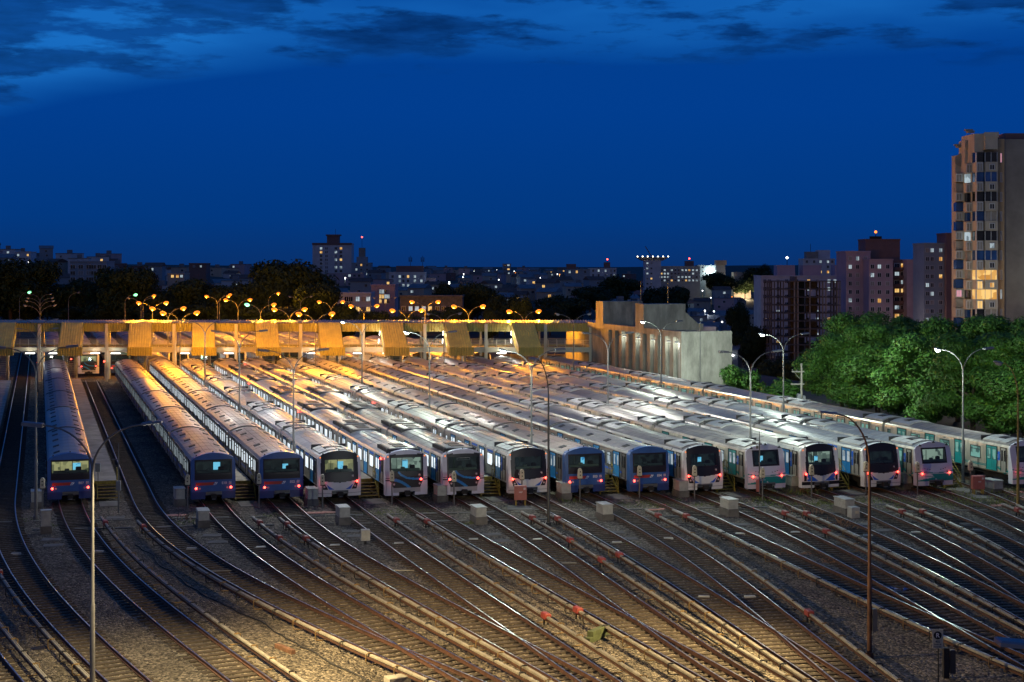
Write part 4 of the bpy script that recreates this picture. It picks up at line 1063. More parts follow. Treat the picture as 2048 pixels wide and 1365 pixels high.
def cabinet(px,py,w,d,h,base,lab,m='boxp',rz=None):
    w,d,h,base=w*.84,d*.85,h*.92,base*.9
    b=thing('equipment_box',lab,'equipment box',at(px,py,BZ),TH*1.0 if rz is None else rz,'pale equipment boxes on the ballast')
    MB().bbox(-w/2-.06,w/2+.06,-.06,d+.06,-.1,base,.02).build('base',M['concd'],b)
    MB().bbox(-w/2,w/2,0,d,base,base+h-.06,.01).build('cabinet',M[m],b)
    MB().bbox(-w/2-.05,w/2+.05,-.05,d+.05,base+h-.055,base+h,.02).build('lid',M[m],b)
    n=max(1,int(d/.55))
    for i in range(n): MB().box(-w/2-.02,-w/2+.001,.06+i*d/n,d/n*(i+1)-.06,base+.08,base+h-.14).build('side_door',M[m],b)
    MB().box(-w*.36,w*.36,-.018,.001,base+.08,base+h-.14).build('end_panel',M[m],b)
    return b
names=['E07','E10','the lit yellow cab train','J32','E03','the train right of E04','the dark bumper strip train','train 223']
for i,(px,py) in enumerate([(73,1018),(360,1012),(626,1012),(885,1005),(1133,1000),(1368,995),(1592,985),(1816,980)]):
    cabinet(px,py,.85,1.5,.85,.55,f'grey equipment box on a concrete block beside the front of {names[i]}')
for px,py,w,d,h,b_,lab in [(92,1068,.72,.6,1.15,.55,'tall pale equipment box on concrete near the left picture edge'),(408,1056,.85,1.7,.72,.55,'pale equipment box beside a tuft of grass in front of E10'),
    (690,1051,.85,1.7,.75,.6,'pale equipment box in front of the lit yellow cab train'),(963,1050,.85,1.7,.72,.6,'pale equipment box in front of train J32'),
    (1216,1042,.85,1.6,.75,.5,'weathered pale equipment box in front of train E03'),(1467,1034,.85,1.7,.75,.6,'pale equipment box right of the orange plate, before the train right of E04'),
    (1700,1030,.85,1.9,.72,.5,'long pale equipment box just left of the rusty lamp post'),(1997,986,.95,1.9,.7,.35,'pale green-white equipment box beside train 220')]:
    cabinet(px,py,w,d,h,b_,lab)
b=thing('equipment_box','small cream equipment box on a short leg before the lit yellow cab train','equipment box',at(731,1088,BZ),.2,'pale equipment boxes on the ballast')
MB().bbox(-.28,.28,-.2,.25,.22,.92,.03).build('cabinet',M['boxp'],b); MB().cyl((0,0,-.05),.08,.3).build('leg',M['blackst'],b)
b=thing('equipment_box','small grey equipment box right beside the long box at the rusty lamp post','equipment box',at(1710,1036,BZ),TH,'pale equipment boxes on the ballast')
MB().bbox(-.33,.33,-.1,.5,-.05,.75,.03).build('cabinet',M['boxp'],b); MB().box(-.05,.25,-.115,-.1,.3,.5).build('label_plate',M['cream'],b)
for px,py,lab in ((1041,1012,'faded red cabinet on yellow legs beside train L26'),(1958,990,'faded red cabinet on yellow legs right of train 223')):
    b=thing('red_cabinet',lab,'cabinet',at(px,py,BZ),.02,'faded red cabinets')
    MB().bbox(-.46,.46,0,.5,.42,1.45,.03).build('cabinet',M['pinkbox'],b); MB().bbox(-.40,.40,-.02,0.001,.48,1.38,.01).build('door',M['pinkbox'],b)
    for x in (-.38,.30): MB().box(x,x+.09,.02,.1,-.1,.42).box(x,x+.09,.4,.48,-.1,.42).build('leg',M['ysteel'],b)
    text('H67' if px<1500 else 'H68',.15,'ltext',b,(.02,-.025,1.0),'lettering') if px<1500 else text('H69',.13,'ltext',b,(.05,-.025,1.0),'lettering')
    emblem(b,.30,1.26,-.012,.14)
    MB().bbox(-1.0,1.4,-2.0,-.2,-.06,.05,.02).build('foot_slab',M['concd'],b)
# cover slabs lying beside the boxes
for i,(px,py,rz) in enumerate([(102,1080,.1),(106,1092,.1),(231,1036,.1),(424,1072,.1),(436,1085,.1),(702,1063,.1),(713,1073,.1),(983,1070,.1),(1001,1083,.1),(1230,1066,.1),(1256,1078,.1),(1482,1050,.1),(1512,1066,.1),(1730,1050,.1),(1770,1062,.1),(1940,1050,.1),(1965,1062,.1)]):
    MBs=MB().bbox(-.62,.62,-.5,.5,-.05,.04,.02).build('cover_slab',M['concd'],None,at(px,py,BZ)+Vector((0,0,.004*i%.02)),rz+.05*(i%3))
    tag(MBs,f'dark concrete cover slab lying on the ballast, {ORD[i+1]} from the left','slab','concrete cover slabs on the ballast')
for i,(px,py,rz) in enumerate([(627,1027,0),(664,1026,.1),(1311,1020,.25),(2000,1012,.3),(2030,985,.1),(350,1032,0)]):
    g=MB()
    for j in range(3): g.box(-.72,.72,-.30+j*.22,-.14+j*.22,.02,.06)
    g.box(-.7,-.6,-.3,.3,-.02,.02).box(.6,.7,-.3,.3,-.02,.02)
    tag(g.build('fibre_pallet',M['pallet'],None,at(px,py,BZ),rz),f'pinkish slatted plate lying on the ballast, {ORD[[2,3,4,5,6,1][i]]} from the left','plate','pinkish plates on the ballast')
for i,(px,py) in enumerate([(32,1109),(197,1104),(383,1098),(522,1096),(670,1092),(798,1088),(947,1080),(1075,1080),(1234,1086),(1337,1078),(1480,1069),(1591,1066),(1736,1072),(1832,1066),(1955,1061),(1408,1195),(1500,1195)]):
    b=MB().bbox(-.30,.30,-.12,.12,-.02,.09,.03,0).box(-.44,.44,-.05,.05,-.03,.01,1).build('track_beacon',[M['boxp'],M['galv']],None,at(px,py,BZ+.03),random.uniform(-.1,.15))
    tag(b,f'small white track beacon between the rails, {ORD[i+1] if i<15 else ("left one" if i==15 else "right one")+" of the low pair"}'+(' from the left' if i<15 else ''),'track beacon','track beacons between the rails')
# timbers
tag(MB().bbox(-.11,.11,-.78,.78,-.02,.2,.02).build('timber_baulk',M['timber'],None,at(570,1302,BZ),radians(38)),'reddish brown timber baulk lying on the golden lit ballast','timber')
o=at(1195,1278,BZ)
for i,(a,bb,z) in enumerate(((-.85,.55,0),(.1,1.5,.22),(-.2,1.1,.22))):
    pass
tt=thing('timber_stack','stack of olive painted timber baulks on the ballast between tracks','timber stack',o,radians(58))
MB().bbox(-1.0,.35,-.16,.16,-.02,.25,.015).build('baulk',M['olive'],tt,(0,0,0),0); MB().bbox(-.62,1.0,-.16,.16,.253,.50,.015).build('baulk',M['olive'],tt,(-.1,0,0),0); MB().bbox(.36,1.05,-.16,.16,-.02,.25,.015).build('baulk',M['olive'],tt,(0,0,0),0)
tag(MB().bbox(-.5,.5,-.3,.3,-.05,.3,.03).build('concrete_block',M['conc'],None,at(795,1366,BZ),.5),'pale block at the bottom edge near the third rail','block')
g=MB()
for i in range(14):
    a=random.uniform(0,6.3); r=random.uniform(0,.5); x,y=r*cos(a)*1.3,r*sin(a)*.6; s=random.uniform(.1,.26); h=random.uniform(.02,.14)
    g.poly([(x-s,y-s*.6,.01),(x+s*.8,y-s*.5,h),(x+s,y+s*.7,.02),(x-s*.4,y+s*.6,h*1.2)],i%2)
tag(g.build('plastic_litter',[M['bluel'],M['white']],None,at(1794,1180,BZ)),'crumpled blue and white plastic lying between rails','litter')
# sign
sgn=thing('track_sign','yellowish sign plate with a circled R on a thin dark post','sign',at(1877,1374,BZ),0)
MB().tube([(0,.03,-.3),(0,.03,2.45)],.03,6).build('post',M['blackst'],sgn)
MB().box(-.27,.20,0,.02,1.62,2.42).build('plate',M['cream'],sgn)
MB().cyl((-.035,-.004,2.17),.17,.003,'y',28).build('disc',M['blackst'],sgn)
text('R',.26,'ltext',sgn,(-.035,-.008,2.165)); text('402',.13,'dtext',sgn,(-.035,-.003,1.90)); text('Ponto de',.085,'dtext',sgn,(-.035,-.003,1.79)); text('Reversão',.085,'dtext',sgn,(-.035,-.003,1.69))
pm=thing('junction_pillar','dark upright junction pillar with a pale conduit right of the R sign','pillar',at(1900,1356,BZ),.05)
MB().bbox(-.3,-.06,-.1,.12,-.1,1.3,.02).build('box',M['blackst'],pm); MB().tube([(.1,0,-.1),(.1,0,.72)],.035,6).build('conduit',M['lens_off'],pm); MB().bbox(-.02,.22,-.1,.1,.2,1.2,.02).build('box',M['darkpole'],pm)
ms=thing('camera_mast','thin grey camera mast with aerials in front of the teal fronted train','mast',at(1519,994,BZ),0)
MB().tube([(0,0,-.2),(0,0,4.2),(0,0,5.1)],[.06,.045,.02],7).build('pole',M['galv'],ms); MB().box(-.5,.2,-.03,.03,4.0,4.06).bbox(-.55,-.3,-.1,.1,4.06,4.25,.02).bbox(-.25,-.1,-.12,.12,3.7,3.95,.02).tube([(0,0,4.6),(.35,0,4.62)],.015,5).build('aerial',M['galv'],ms); MB().bbox(-.25,-.05,-.12,.1,.4,1.3,.02).build('box',M['pinkbox'],ms)
mt=thing('cable_mast','thin dark mast beside the platform of train E07','mast',at(237,1026,BZ),0)
MB().tube([(0,0,-.2),(0,0,3.6),(0,0,5.0)],[.06,.04,.02],7).build('pole',M['galv'],mt); MB().box(-.5,.02,-.03,.03,3.8,3.86).build('arm',M['galv'],mt); MB().bbox(-.15,.15,-.12,.12,1.6,2.3,.03).build('box',M['headm'],mt)
bx=thing('phone_box','small grey phone box on a post on the platform by E07','box',at(196,962,1.06),0)
MB().bbox(-.18,.18,-.12,.12,.7,1.35,.03).build('box',M['headm'],bx); MB().cyl((0,0,0),.03,.7).build('post',M['galv'],bx)
# bridge signals with red lights
for i,(px,py) in enumerate([(76,760),(143,752),(209,757)]):
    s=thing('bridge_signal',f'red signal light on a post under the footbridge, {ORD[i+1]} from the left','signal',at(px,py,BZ),0,'red signals under the footbridge')
    MB().cyl((0,0,-.2),.06,2.4).build('post',M['galv'],s); MB().bbox(-.2,.2,-.15,.15,2.1,2.9,.03).build('signal_head',M['blackst'],s); MB().sphere((0,-.18,2.65),.13,.06,.13,8,5).build('lens',M['red_on'],s)
    lamp_light('r','signal_glow',s,(0,-.4,2.65),15,(1,.05,.02),.08)
# grass
random.seed(11)
def tufts(spots,m,label,n=26):
    g=MB()
    for (px,py,wx,wy,h) in spots:
        c=at(px,py,BZ)
        for _ in range(int(n*wx*wy)+14):
            x=c.x+random.gauss(0,wx*.42); y=c.y+random.gauss(0,wy*.42); a=random.uniform(0,6.3); hh=h*random.uniform(.4,1.15); w=.022; lx,ly=random.gauss(0,.1),random.gauss(0,.1)
            g.add([(x-w*cos(a),y-w*sin(a),BZ-.02),(x+w*cos(a),y+w*sin(a),BZ-.02),(x+lx*.5+w*.6*cos(a),y+ly*.5+w*.6*sin(a),BZ+hh*.6),(x+lx*1.4,y+ly*1.4,BZ+hh)],[(0,1,2),(1,3,2)] )
    return tag(g.build('grass',m),label,'grass',None,'stuff')
gs=[(375,1048,1.0,1.0,.3),(540,1033,1.5,1,.14),(770,1028,2.2,2,.13),(815,1024,2,2,.12),(945,1048,.8,.6,.2),(1140,1004,1.6,1.2,.2),(1290,1006,1.5,1,.14),(1310,1013,2.5,1.5,.14),(1405,1010,2,1,.14),
(1525,1000,1.4,1.2,.35),(1545,1004,2,1.5,.3),(1560,1012,3,2,.2),(1605,990,2.2,1.2,.5),(1640,1008,2.5,1.8,.25),(1660,1012,2.5,1.5,.25),(1715,1004,1.8,1.2,.25),(1770,1002,2.5,2.2,.2),(1800,1008,2.5,1.6,.2),(1810,1018,2,1.5,.2),(1890,1004,3,2,.18),(1900,1012,3,2,.15),
(1885,975,2,1.6,.35),(1915,990,1.6,1.2,.3),(1965,1003,3.5,2.5,.3),(1985,1008,3,2,.2),(2005,988,1.5,1,.3),(2040,985,1.5,2,.3),(1265,1090,.6,.4,.2),(1350,1000,1,1,.12),(50,1040,1.5,1,.08),(110,1052,1.5,1,.1),(1240,1010,1.5,1.2,.14)]
tufts(gs,M['grass'],'short green grass tufts growing between tracks near the train fronts')
tufts([(372,1040,.5,.4,.5),(1625,1030,1.6,.6,.55),(1660,1048,1.6,.7,.5),(1680,1058,1.2,.6,.45),(1600,985,1.6,.8,.7),(1600,1110,1.5,.7,.2),(1660,1125,1,.5,.2)],M['dry'],'dry pinkish weeds growing along the third rail at right',34)
# ------------------------------------------------------------------ trees
random.seed(5)
def leaf_cloud(R, H, zc, n, size, lobes=9, seed=0, clumpy=False):
    rnd=random.Random(seed); L=[]
    for i in range(lobes):
        a=rnd.uniform(0,6.28); r=R*sqrt(rnd.random())*.72
        if clumpy:
            r=R*(.35+.55*rnd.random()); zz=rnd.uniform(-.44,.46); r*=sqrt(max(.12,1-(zz/.52)**2))
            L.append((r*cos(a), r*sin(a), zc+zz*H, R*rnd.uniform(.22,.36), H*rnd.uniform(.09,.15)))
        else: L.append((r*cos(a), r*sin(a), zc+rnd.uniform(-.42,.45)*H*(1-.4*r/R), R*rnd.uniform(.30,.50), H*rnd.uniform(.20,.34)))
    L.append((0,0,zc,R*.62,H*.42))
    vs=[];fs=[];ms=[]
    for _ in range(n):
        lx,ly,lz,lr,lh=rnd.choice(L)
        while True:
            x,y,z=rnd.gauss(0,1),rnd.gauss(0,1),rnd.gauss(0,1); d=sqrt(x*x+y*y+z*z)
            if d>.01: break
        k=(rnd.random()**.25)*(1+.12*rnd.gauss(0,1)); x,y,z=x/d*k,y/d*k,z/d*k
        p=Vector((lx+x*lr,ly+y*lr,lz+z*lh))
        nrm=Vector((x+rnd.gauss(0,.5),y+rnd.gauss(0,.5),z+.35+rnd.gauss(0,.5))).normalized()
        t=nrm.orthogonal().normalized(); t.rotate(Matrix.Rotation(rnd.uniform(0,6.28),3,nrm)); b=nrm.cross(t)
        s=size*rnd.uniform(.6,1.35); o=len(vs)
        for q in (-t*s,-b*s*.45,t*s,b*s*.45): vs.append(tuple(p+q+ (nrm*s*.12 if q.dot(b) else Vector())))
        fs.append((o,o+1,o+2,o+3)); ms.append(1 if rnd.random()<.12 else 0)
    return vs,fs,ms
def crown_mesh(R,H,zc,n,size,seed,mats,lobes=9,clumpy=False):
    vs,fs,ms=leaf_cloud(R,H,zc,n,size,lobes,seed,clumpy)
    me=bpy.data.meshes.new('crown'); me.from_pydata(vs,[],fs)
    for m in mats: me.materials.append(m)
    me.polygons.foreach_set('material_index',ms); me.update(); return me
def trunk_mesh(h,r,R,seed):
    rnd=random.Random(seed); g=MB(); g.tube([(0,0,-1),(.05,0,h*.4),(.1,.05,h*.75)],[r,r*.8,r*.55],8)
    for i in range(6):
        a=i*1.05+rnd.uniform(-.3,.3); z=h*rnd.uniform(.4,.65); l=R*rnd.uniform(.5,.8)
        g.tube([(.07,0,z),(l*.5*cos(a),l*.5*sin(a),z+h*.18),(l*cos(a),l*sin(a),z+h*.32)],[r*.42,r*.28,r*.1],6)
    return g.mesh('trunk',M['bark'])
GM=[M['leafl'],M['leafy']]; DM=[M['leafd'],M['leafd']]
BIG=[(crown_mesh(5.6,10,6.6,38000,.175,21+i,GM,30,True),trunk_mesh(8,.3,5,i)) for i in range(3)]
spots=[(1684,176,.95,0,'leftmost of the lamplit row, beside the unfinished tower'),(1755,171,1.10,1,'second of the lamplit row'),(1850,158,1.03,2,'third of the lamplit row, behind the bright white lamp'),(1945,150,1.08,0,'fourth of the lamplit row, right of the bright white lamp'),(2050,146,1.1,1,'at the right picture edge of the lamplit row'),(2150,140,1.1,2,'beyond the right picture edge'),
 (1725,192,1.16,2,'dark topped tree behind the gap of the first two lamplit trees'),(1820,184,1.12,1,'dark topped tree behind the second and third lamplit trees'),(1915,172,1.16,0,'dark topped tree in front of the beige tower'),(2005,164,1.2,1,'dark topped tree in front of the grey tower wall'),(2110,158,1.2,0,'dark topped tree at the far right')]
for px,Y,s,m,d in spots:
    X=(px-1024)/F*Y
    T=thing('broadleaf_tree',f'big leafy tree, {d}','tree',(X,Y,-.5),random.uniform(0,6),'broadleaf trees along the right of the yard')
    T.scale=(s,s,s*.86); put('crown',BIG[m][0],T); put('trunk',BIG[m][1],T)
SMC=crown_mesh(2.2,2.4,2.3,5000,.17,77,GM,7); SMT=trunk_mesh(2.5,.08,1.6,9)
for px,py,Y,s,d in ((1558,765,172,1.3,'behind train 220 near the transformer pole'),(1530,790,172,.9,'low shrub behind train 220'),(1590,795,165,.9,'below the transformer pole'),(1482,735,196,1.3,'right of the concrete building'),(1625,800,158,1.0,'at the foot of the lamplit trees')):
    X=(px-1024)/F*Y
    T=thing('shrub',f'small green lamplit shrub {d}','shrub',(X,Y,-.5),random.uniform(0,6),'shrubs behind train 220'); T.scale=(s,s,s); put('crown',SMC,T); put('trunk',SMT,T)
DK=[(crown_mesh(7.5,9,8.0,9000,.5,41+i,DM,13),trunk_mesh(9,.35,5,30+i)) for i in range(4)]
def tree(px,ytop,Y,w,kind,label):
    """dark tree: crown top at photo row ytop, crown width w pixels"""
    X=(px-1024)/F*Y; zt=CAMZ-(ytop-HORIZ)*Y/F; zb=terr(X,Y); sx=w/2*Y/F/7.3; sz=(zt-zb)/13.0
    T=thing('dark_tree',label,'tree',(X,Y,zb),random.uniform(0,6),'dark trees of the town'); T.scale=(sx,sx,max(.2,sz)); put('crown',DK[kind][0],T); put('trunk',DK[kind][1],T)
for i,(px,yt,Y,w,d) in enumerate([(20,512,420,170,'at the left picture edge'),(95,562,440,90,'right of the left edge tree'),(150,562,430,110,'below the slab block with pale panels'),(205,566,410,90,'left of the round hill tree'),(255,527,400,130,'round crown left of the green lamps'),(330,572,400,120,'behind the orange lamps at left'),(400,562,390,130,'left of the broad dome tree'),(470,572,380,120,'between orange lamps left of the dome tree'),(585,514,400,165,'tall broad dome crown left of the white tower'),(530,545,390,110,'left shoulder of the dome tree'),(640,570,370,110,'right shoulder of the dome tree'),(690,612,340,80,'before the lit school building'),(745,618,330,70,'under the orange lamps before the school'),(885,558,420,75,'right of the white antenna block'),(955,569,400,90,'behind orange lamps in the centre'),(1045,600,330,70,'orange lit tree left of the concrete building'),(1010,585,380,70,'left of the orange lit tree'),(1130,585,420,110,'behind the concrete building, left'),(1180,575,520,90,'below the pale twin blocks'),(1230,556,620,110,'between the twin blocks and the helipad'),(1330,570,640,100,'below the helipad building'),(1100,607,380,80,'dark gap tree left of the concrete building'),(1440,547,880,70,'below the water tower'),(1520,535,900,80,'on the dark hilltop right of the pale hall'),(1545,540,860,60,'hilltop tree beside the flat roofed block'),(1490,545,900,60,'under the pale hall'),(1500,655,430,80,'below the hillside houses'),(1480,610,520,60,'among the hillside houses at right'),(1555,715,330,90,'before the unfinished frame'),(1610,735,300,70,'at the foot of the unfinished frame'),(1350,575,700,60,'lit lawn tree under the hospital'),(60,600,430,150,'low bank at far left'),(150,610,420,120,'low bank below the slab block'),(240,600,400,120,'low bank behind the green lamps'),(330,608,390,130,'low bank behind the orange lamps'),(430,605,380,140,'low bank behind the lamp cluster'),(540,610,360,130,'low bank left of centre'),(800,622,330,90,'low bush before the long lit building'),(900,615,350,90,'low bush right of the long lit building'),(985,622,340,70,'low bush behind the purple hood')]):
    tree(px,yt,Y,w,i%4,f'dark leafy tree in dusk {d}')
# ------------------------------------------------------------------ buildings
random.seed(3)
WM={}
def bwin(w,h,kind,deep=.10):
    k=(round(w,2),round(h,2),kind)
    if k not in WM:
        g=MB(); a,b=w/2,h/2; f=.07*min(w,h)+.03
        g.box(-a,-a+f,-deep,.02,-b,b).box(a-f,a,-deep,.02,-b,b).box(-a+f,a-f,-deep,.02,b-f,b).box(-a-.05,a+.05,-deep-.06,.02,-b-.06,-b)
        g.box(-f*.35,f*.35,-deep+.02,.02,-b,b-f)
        g.quad((-a+f,-.025,-b),(a-f,-.025,-b),(a-f,-.025,b-f),(-a+f,-.025,b-f),1)
        WM[k]=g.mesh('window',[M['plas_w'],M[kind]])
    return WM[k]
def pick(p):
    r=random.random()
    if r<p*.35: return 'bw_warm'
    if r<p: return 'bw_white'
    return 'glassd' if random.random()<.75 else 'curtain'
def block(name,label,px0,px1,ytop,ybot,Y,depth,wall,cols=None,pitch=None,ww=1.2,wh=1.2,lit=.12,zb=None,y0off=1.4,rz=0,group=None,forced=(),cat='building'):
    x0,x1=(px0-1024)/F*Y,(px1-1024)/F*Y; xc=(x0+x1)/2; zt=CAMZ-(ytop-HORIZ)*Y/F; z0=terr(xc,Y)-3 if zb is None else zb
    zbot=CAMZ-(ybot-HORIZ)*Y/F
    B=thing(name,label,cat,(xc,Y,z0),rz,group); w=(x1-x0)/2
    MB().box(-w,w,0,depth,0,zt-z0).build('wall',M[wall],B)
    MB().box(-w-.15,w+.15,-.15,.15,zt-z0-.35,zt-z0+.12).box(-w-.15,-w+.15,.15,depth+.1,zt-z0-.35,zt-z0+.12).box(w-.15,w+.15,.15,depth+.1,zt-z0-.35,zt-z0+.12).build('parapet',M[wall],B)
    if cols:
        z=zt-y0off; r=0
        while z-wh/2>zbot and z>z0+1:
            for c in cols:
                k=dict(forced).get((r,c)) or pick(lit)
                put('window',bwin(ww,wh,k),B,((c-.5)*2*w,-.0,z-z0))
            z-=pitch; r+=1
    return B,w,zt-z0
def add_roof_box(B,x0,x1,z0,z1,y0=1,y1=6,wall='plas_b',name='roof_block'): return MB().box(x0,x1,y0,y1,z0,z1).build(name,M[wall],B)
def antenna(B,x,y,z0,h,lightcol=None,r=.12):
    a=MB().tube([(x,y,z0),(x,y,z0+h)],r,5).build('antenna',M['blackst'],B)
    if lightcol: MB().sphere((x,y,z0+h+.2),.45,.45,.45,8,5).build('beacon',M[lightcol],a)
# pale tower with dark roof crown (centre left)
B,w,h=block('apartment_tower','tall pale apartment tower with dark crown left of centre on the skyline',625,703,487,580,1050,16,'plas_w',[.22,.36,.60,.73],2.65,1.9,1.7,.32,y0off=3.5)
add_roof_box(B,-3.8,4.6,h,h+5.2,2,9); add_roof_box(B,-4.6,5.6,h+5.2,h+6.2,1.5,9.5); MB().box(-w-.3,w+.3,-.3,0,h-1.2,h+.3).build('dark_band',M['plas_b'],B); antenna(B,2.0,4,h+6,4)
for i in range(4): MB().box(-w+1.5+i*8.2,-w+1.9+i*8.2,-.22,0,1,h-1.2).build('rib',M['plas_w'],B)
block('apartment_block','dark purplish apartment block under the pale crowned tower',652,728,547,600,950,14,'plas_p',[.12,.22,.5,.62,.75,.87],2.6,1.7,1.6,.06)
B,w,h=block('apartment_tower','slim grey tower with aerial mast right of the pale crowned tower',703,742,526,590,1000,12,'plas_g',[.25,.5,.8],3,1.4,1.4,.15)
add_roof_box(B,-3.4,3.8,h,h+4,2,8,'plas_g'); add_roof_box(B,-2.0,2.2,h+4,h+10,3,7,'plas_d'); antenna(B,0,5,h+10,7,'red_on')
B,w,h=block('apartment_block','white apartment block with roof aerials left of centre',778,850,545,600,800,14,'plas_w',[.10,.30,.40,.53,.72,.90],2.35,1.35,1.5,.33,y0off=2.2)
add_roof_box(B,-6,8.5,h,h+3.4,2,10,'plas_b')
for x in (1.5,8.0): 
    antenna(B,x,5,h+3.4,5.4); MB().box(x-.9,x+.9,4.9,5.1,h+6,h+6.2).bbox(x-.9,x-.5,4.7,5.0,h+5.5,h+8,.05).bbox(x+.5,x+.9,4.7,5.0,h+5.5,h+8,.05).build('cell_panel',M['blackst'],B)
block('school_building','long dark two storey building with lit windows behind the orange lamps',800,925,592,648,380,10,'concd',[.06,.17,.27,.38,.48,.6,.7,.82,.93],2.9,1.1,1.2,.5,y0off=3.2,zb=-.6)
block('annex_building','grey panelled two storey building with a strip window left of the long lit building',672,742,586,640,400,10,'plas_w',[.3,.42,.62,.78,.92],2.7,1.2,1.3,.2,y0off=1.6,zb=-.6)
B,w,h=block('hall_building','pale purple hall with a tall grid window behind the orange lamps',742,790,570,615,430,12,'plas_p',[.4,.5,.6,.72],1.4,.9,1.2,.35,y0off=1.9,zb=-.6)
block('slab_block','grey slab block with pale panels on the left hill',140,212,523,585,560,12,'plas_g',[.08,.3,.52,.66,.83,.95],2.3,2.0,1.5,.03,y0off=2)
block('hill_house','white flat roofed house on the left hilltop',30,62,504,520,800,9,'plas_w',[.2,.8],3,1.2,1.2,1,y0off=1.7)
block('hill_house','brown hall with flat roof on the left hill',378,412,527,545,700,10,'plas_b',[.3,.7],3,1,1,.1)
block('hill_house','lit pale shed on the left hill slope',335,368,547,558,520,9,'plas_t',[.3,.6,.85],2,1.1,1.0,.9,y0off=1)
# twin pale blocks
B,w,h=block('apartment_block','pale blocks with stair towers right of centre, left block of the pair',1132,1180,539,580,850,14,'plas_g',[.15,.45,.8],3.0,1.3,1.5,.22); add_roof_box(B,-6.4,-1,h,h+3,2,8,'plas_b')
B,w,h=block('apartment_block','pale blocks with stair towers right of centre, right block of the pair',1178,1233,537,575,900,14,'plas_w',[.15,.35,.6,.8,.93],2.7,1.2,1.4,.3); add_roof_box(B,1,4.6,h,h+3.6,2,8,'plas_b'); antenna(B,3,4,h+3.6,1.6,'red_on')
# hospital
B,w,h=block('hospital','long hospital block with many lit windows',1318,1400,533,568,900,18,'plas_g',[.06,.14,.22,.31,.40,.48,.57,.66,.74,.83,.92],2.05,1.3,1.1,.5,y0off=2.3); add_roof_box(B,4,9,h,h+3.2,3,9,'plas_b'); antenna(B,6.5,5,h+3.2,1.2,'red_on')
B,w,h=block('helipad_tower','stair tower carrying a wide helipad deck with edge lamps',1290,1322,522,570,880,12,'plas_w',[.15,.4],3,1.2,1.0,.4,cat='tower')
hp=MB().add([(-9.5,1,h+2.2),(9.5,1,h+2.2),(9.5,12,h+2.2),(-9.5,12,h+2.2),(-6,2,h),(6,2,h),(6,11,h),(-6,11,h)],[(0,1,2,3),(7,6,5,4),(0,4,5,1),(1,5,6,2),(2,6,7,3),(3,7,4,0)]).build('helipad_deck',M['plas_d'],B)
for i in range(7): MB().sphere((-9+i*3,.9,h+2.5),.35,.35,.35,7,4).build('edge_lamp',M['b_led' if i==4 else 'b_warm'],hp)
MB().tube([(0,6,h+2),(-4,6,h+8.5)],.25,5).build('crane_arm',M['rust'],B)
B,w,h=block('hospital_wing','grey wing with a bright wall lamp right of the hospital',1396,1432,531,565,920,14,'plas_g',[.3,.7],2.3,1.2,1,.25)
MB().sphere((2,-.5,h-4),.6,.6,.6,8,5).build('wall_lamp',M['white_on'],B); lamp_light('p','wall_lamp_glow',B,(2,-2,h-4),4000,(.9,1,.9),.4)
B,w,h=block('water_tower','square water tower with overhanging top right of the hospital',1434,1451,525,565,900,6,'plas_g',cat='tower'); add_roof_box(B,-3.2,3.2,h-1.6,h+1.2,-.6,6.6,'plas_d','tank')
block('pale_hall','pale floodlit hall on the right hilltop',1468,1502,545,562,900,10,'plas_t'); lamp_light('p','floodlight',bpy.data.objects['pale_hall'],(0,-9,4),9000,(1,.75,.45),.5)
block('slim_tower','slim dark office tower at the centre of the skyline',1005,1022,528,565,1500,12,'plas_g',[.3,.7],4,2.5,1.6,.4,cat='tower')
# blocks at right
B,w,h=block('apartment_block','wide pale apartment block behind the unfinished frame',1522,1692,552,700,540,16,'plas_w',[.045,.10,.2,.3,.42,.56,.66,.8,.87,.95],2.75,1.25,1.35,.17,y0off=1.9,forced=(((0,.56),'bw_warm'),((0,.87),'bw_white'),((0,.8),'bw_white')),zb=-18)
add_roof_box(B,-9,-2.5,h,h+3.8,3,10,'plas_p'); add_roof_box(B,.4,7,h,h+3.8,3,10,'plas_p'); add_roof_box(B,12,15,h,h+3.9,3,10,'plas_p'); antenna(B,-5,5,h+3.8,2.5,'white_on')
B,w,h=block('apartment_tower','pale tower with dark stepped top far behind the wide block',1606,1670,518,560,760,12,'plas_w',[.12,.35,.55,.78,.92],2.6,1.3,1.4,.35); add_roof_box(B,-6,0,h,h+3.6,2,8,'plas_d'); add_roof_box(B,0,6.5,h,h+4.4,4,9,'plas_w'); antenna(B,-3.5,4,h+3.6,4)
B,w,h=block('pink_tower','pinkish apartment tower left wing with small windows',1692,1741,503,660,470,14,'plas_p',[.17,.47,.80],2.62,1.15,1.3,.16,y0off=2.2,zb=-16)
B,w,h=block('pink_tower','brown stair core between the pink wings with an orange beacon',1731,1800,479,660,476,10,'plas_b',zb=-16); antenna(B,-1.5,3,h,2.2,'amber'); MB().box(-3.5,.2,2,3,h,h+1).build('roof_frame',M['blackst'],B)
block('pink_tower','pink apartment front with square windows in three columns',1738,1786,519,660,462,9,'plas_p',[.14,.43,.78],2.62,1.25,1.3,.10,y0off=2.2,zb=-16)
B,w,h=block('pink_tower','recessed balcony bay of the pink tower with warm lit rooms',1786,1814,520,660,468,8,'plas_b',[.28,.72],2.62,1.6,1.9,.42,y0off=2.0,zb=-16,forced=(((3,.28),'bw_warm'),((3,.72),'bw_warm'),((6,.28),'bw_warm'),((2,.72),'bw_white')))
z=h-3.1
while z>12: MB().box(-w+.1,w-.1,-1.2,-.02,z-.1,z).box(-w+.1,w-.1,-1.2,-1.1,z,z+.8).build('balcony',M['plas_b'],B); z-=2.62
block('pink_tower','blank pink gable right of the balcony bay',1814,1845,520,660,463,10,'plas_p',[.85],2.62,.8,1.2,.1,zb=-16)
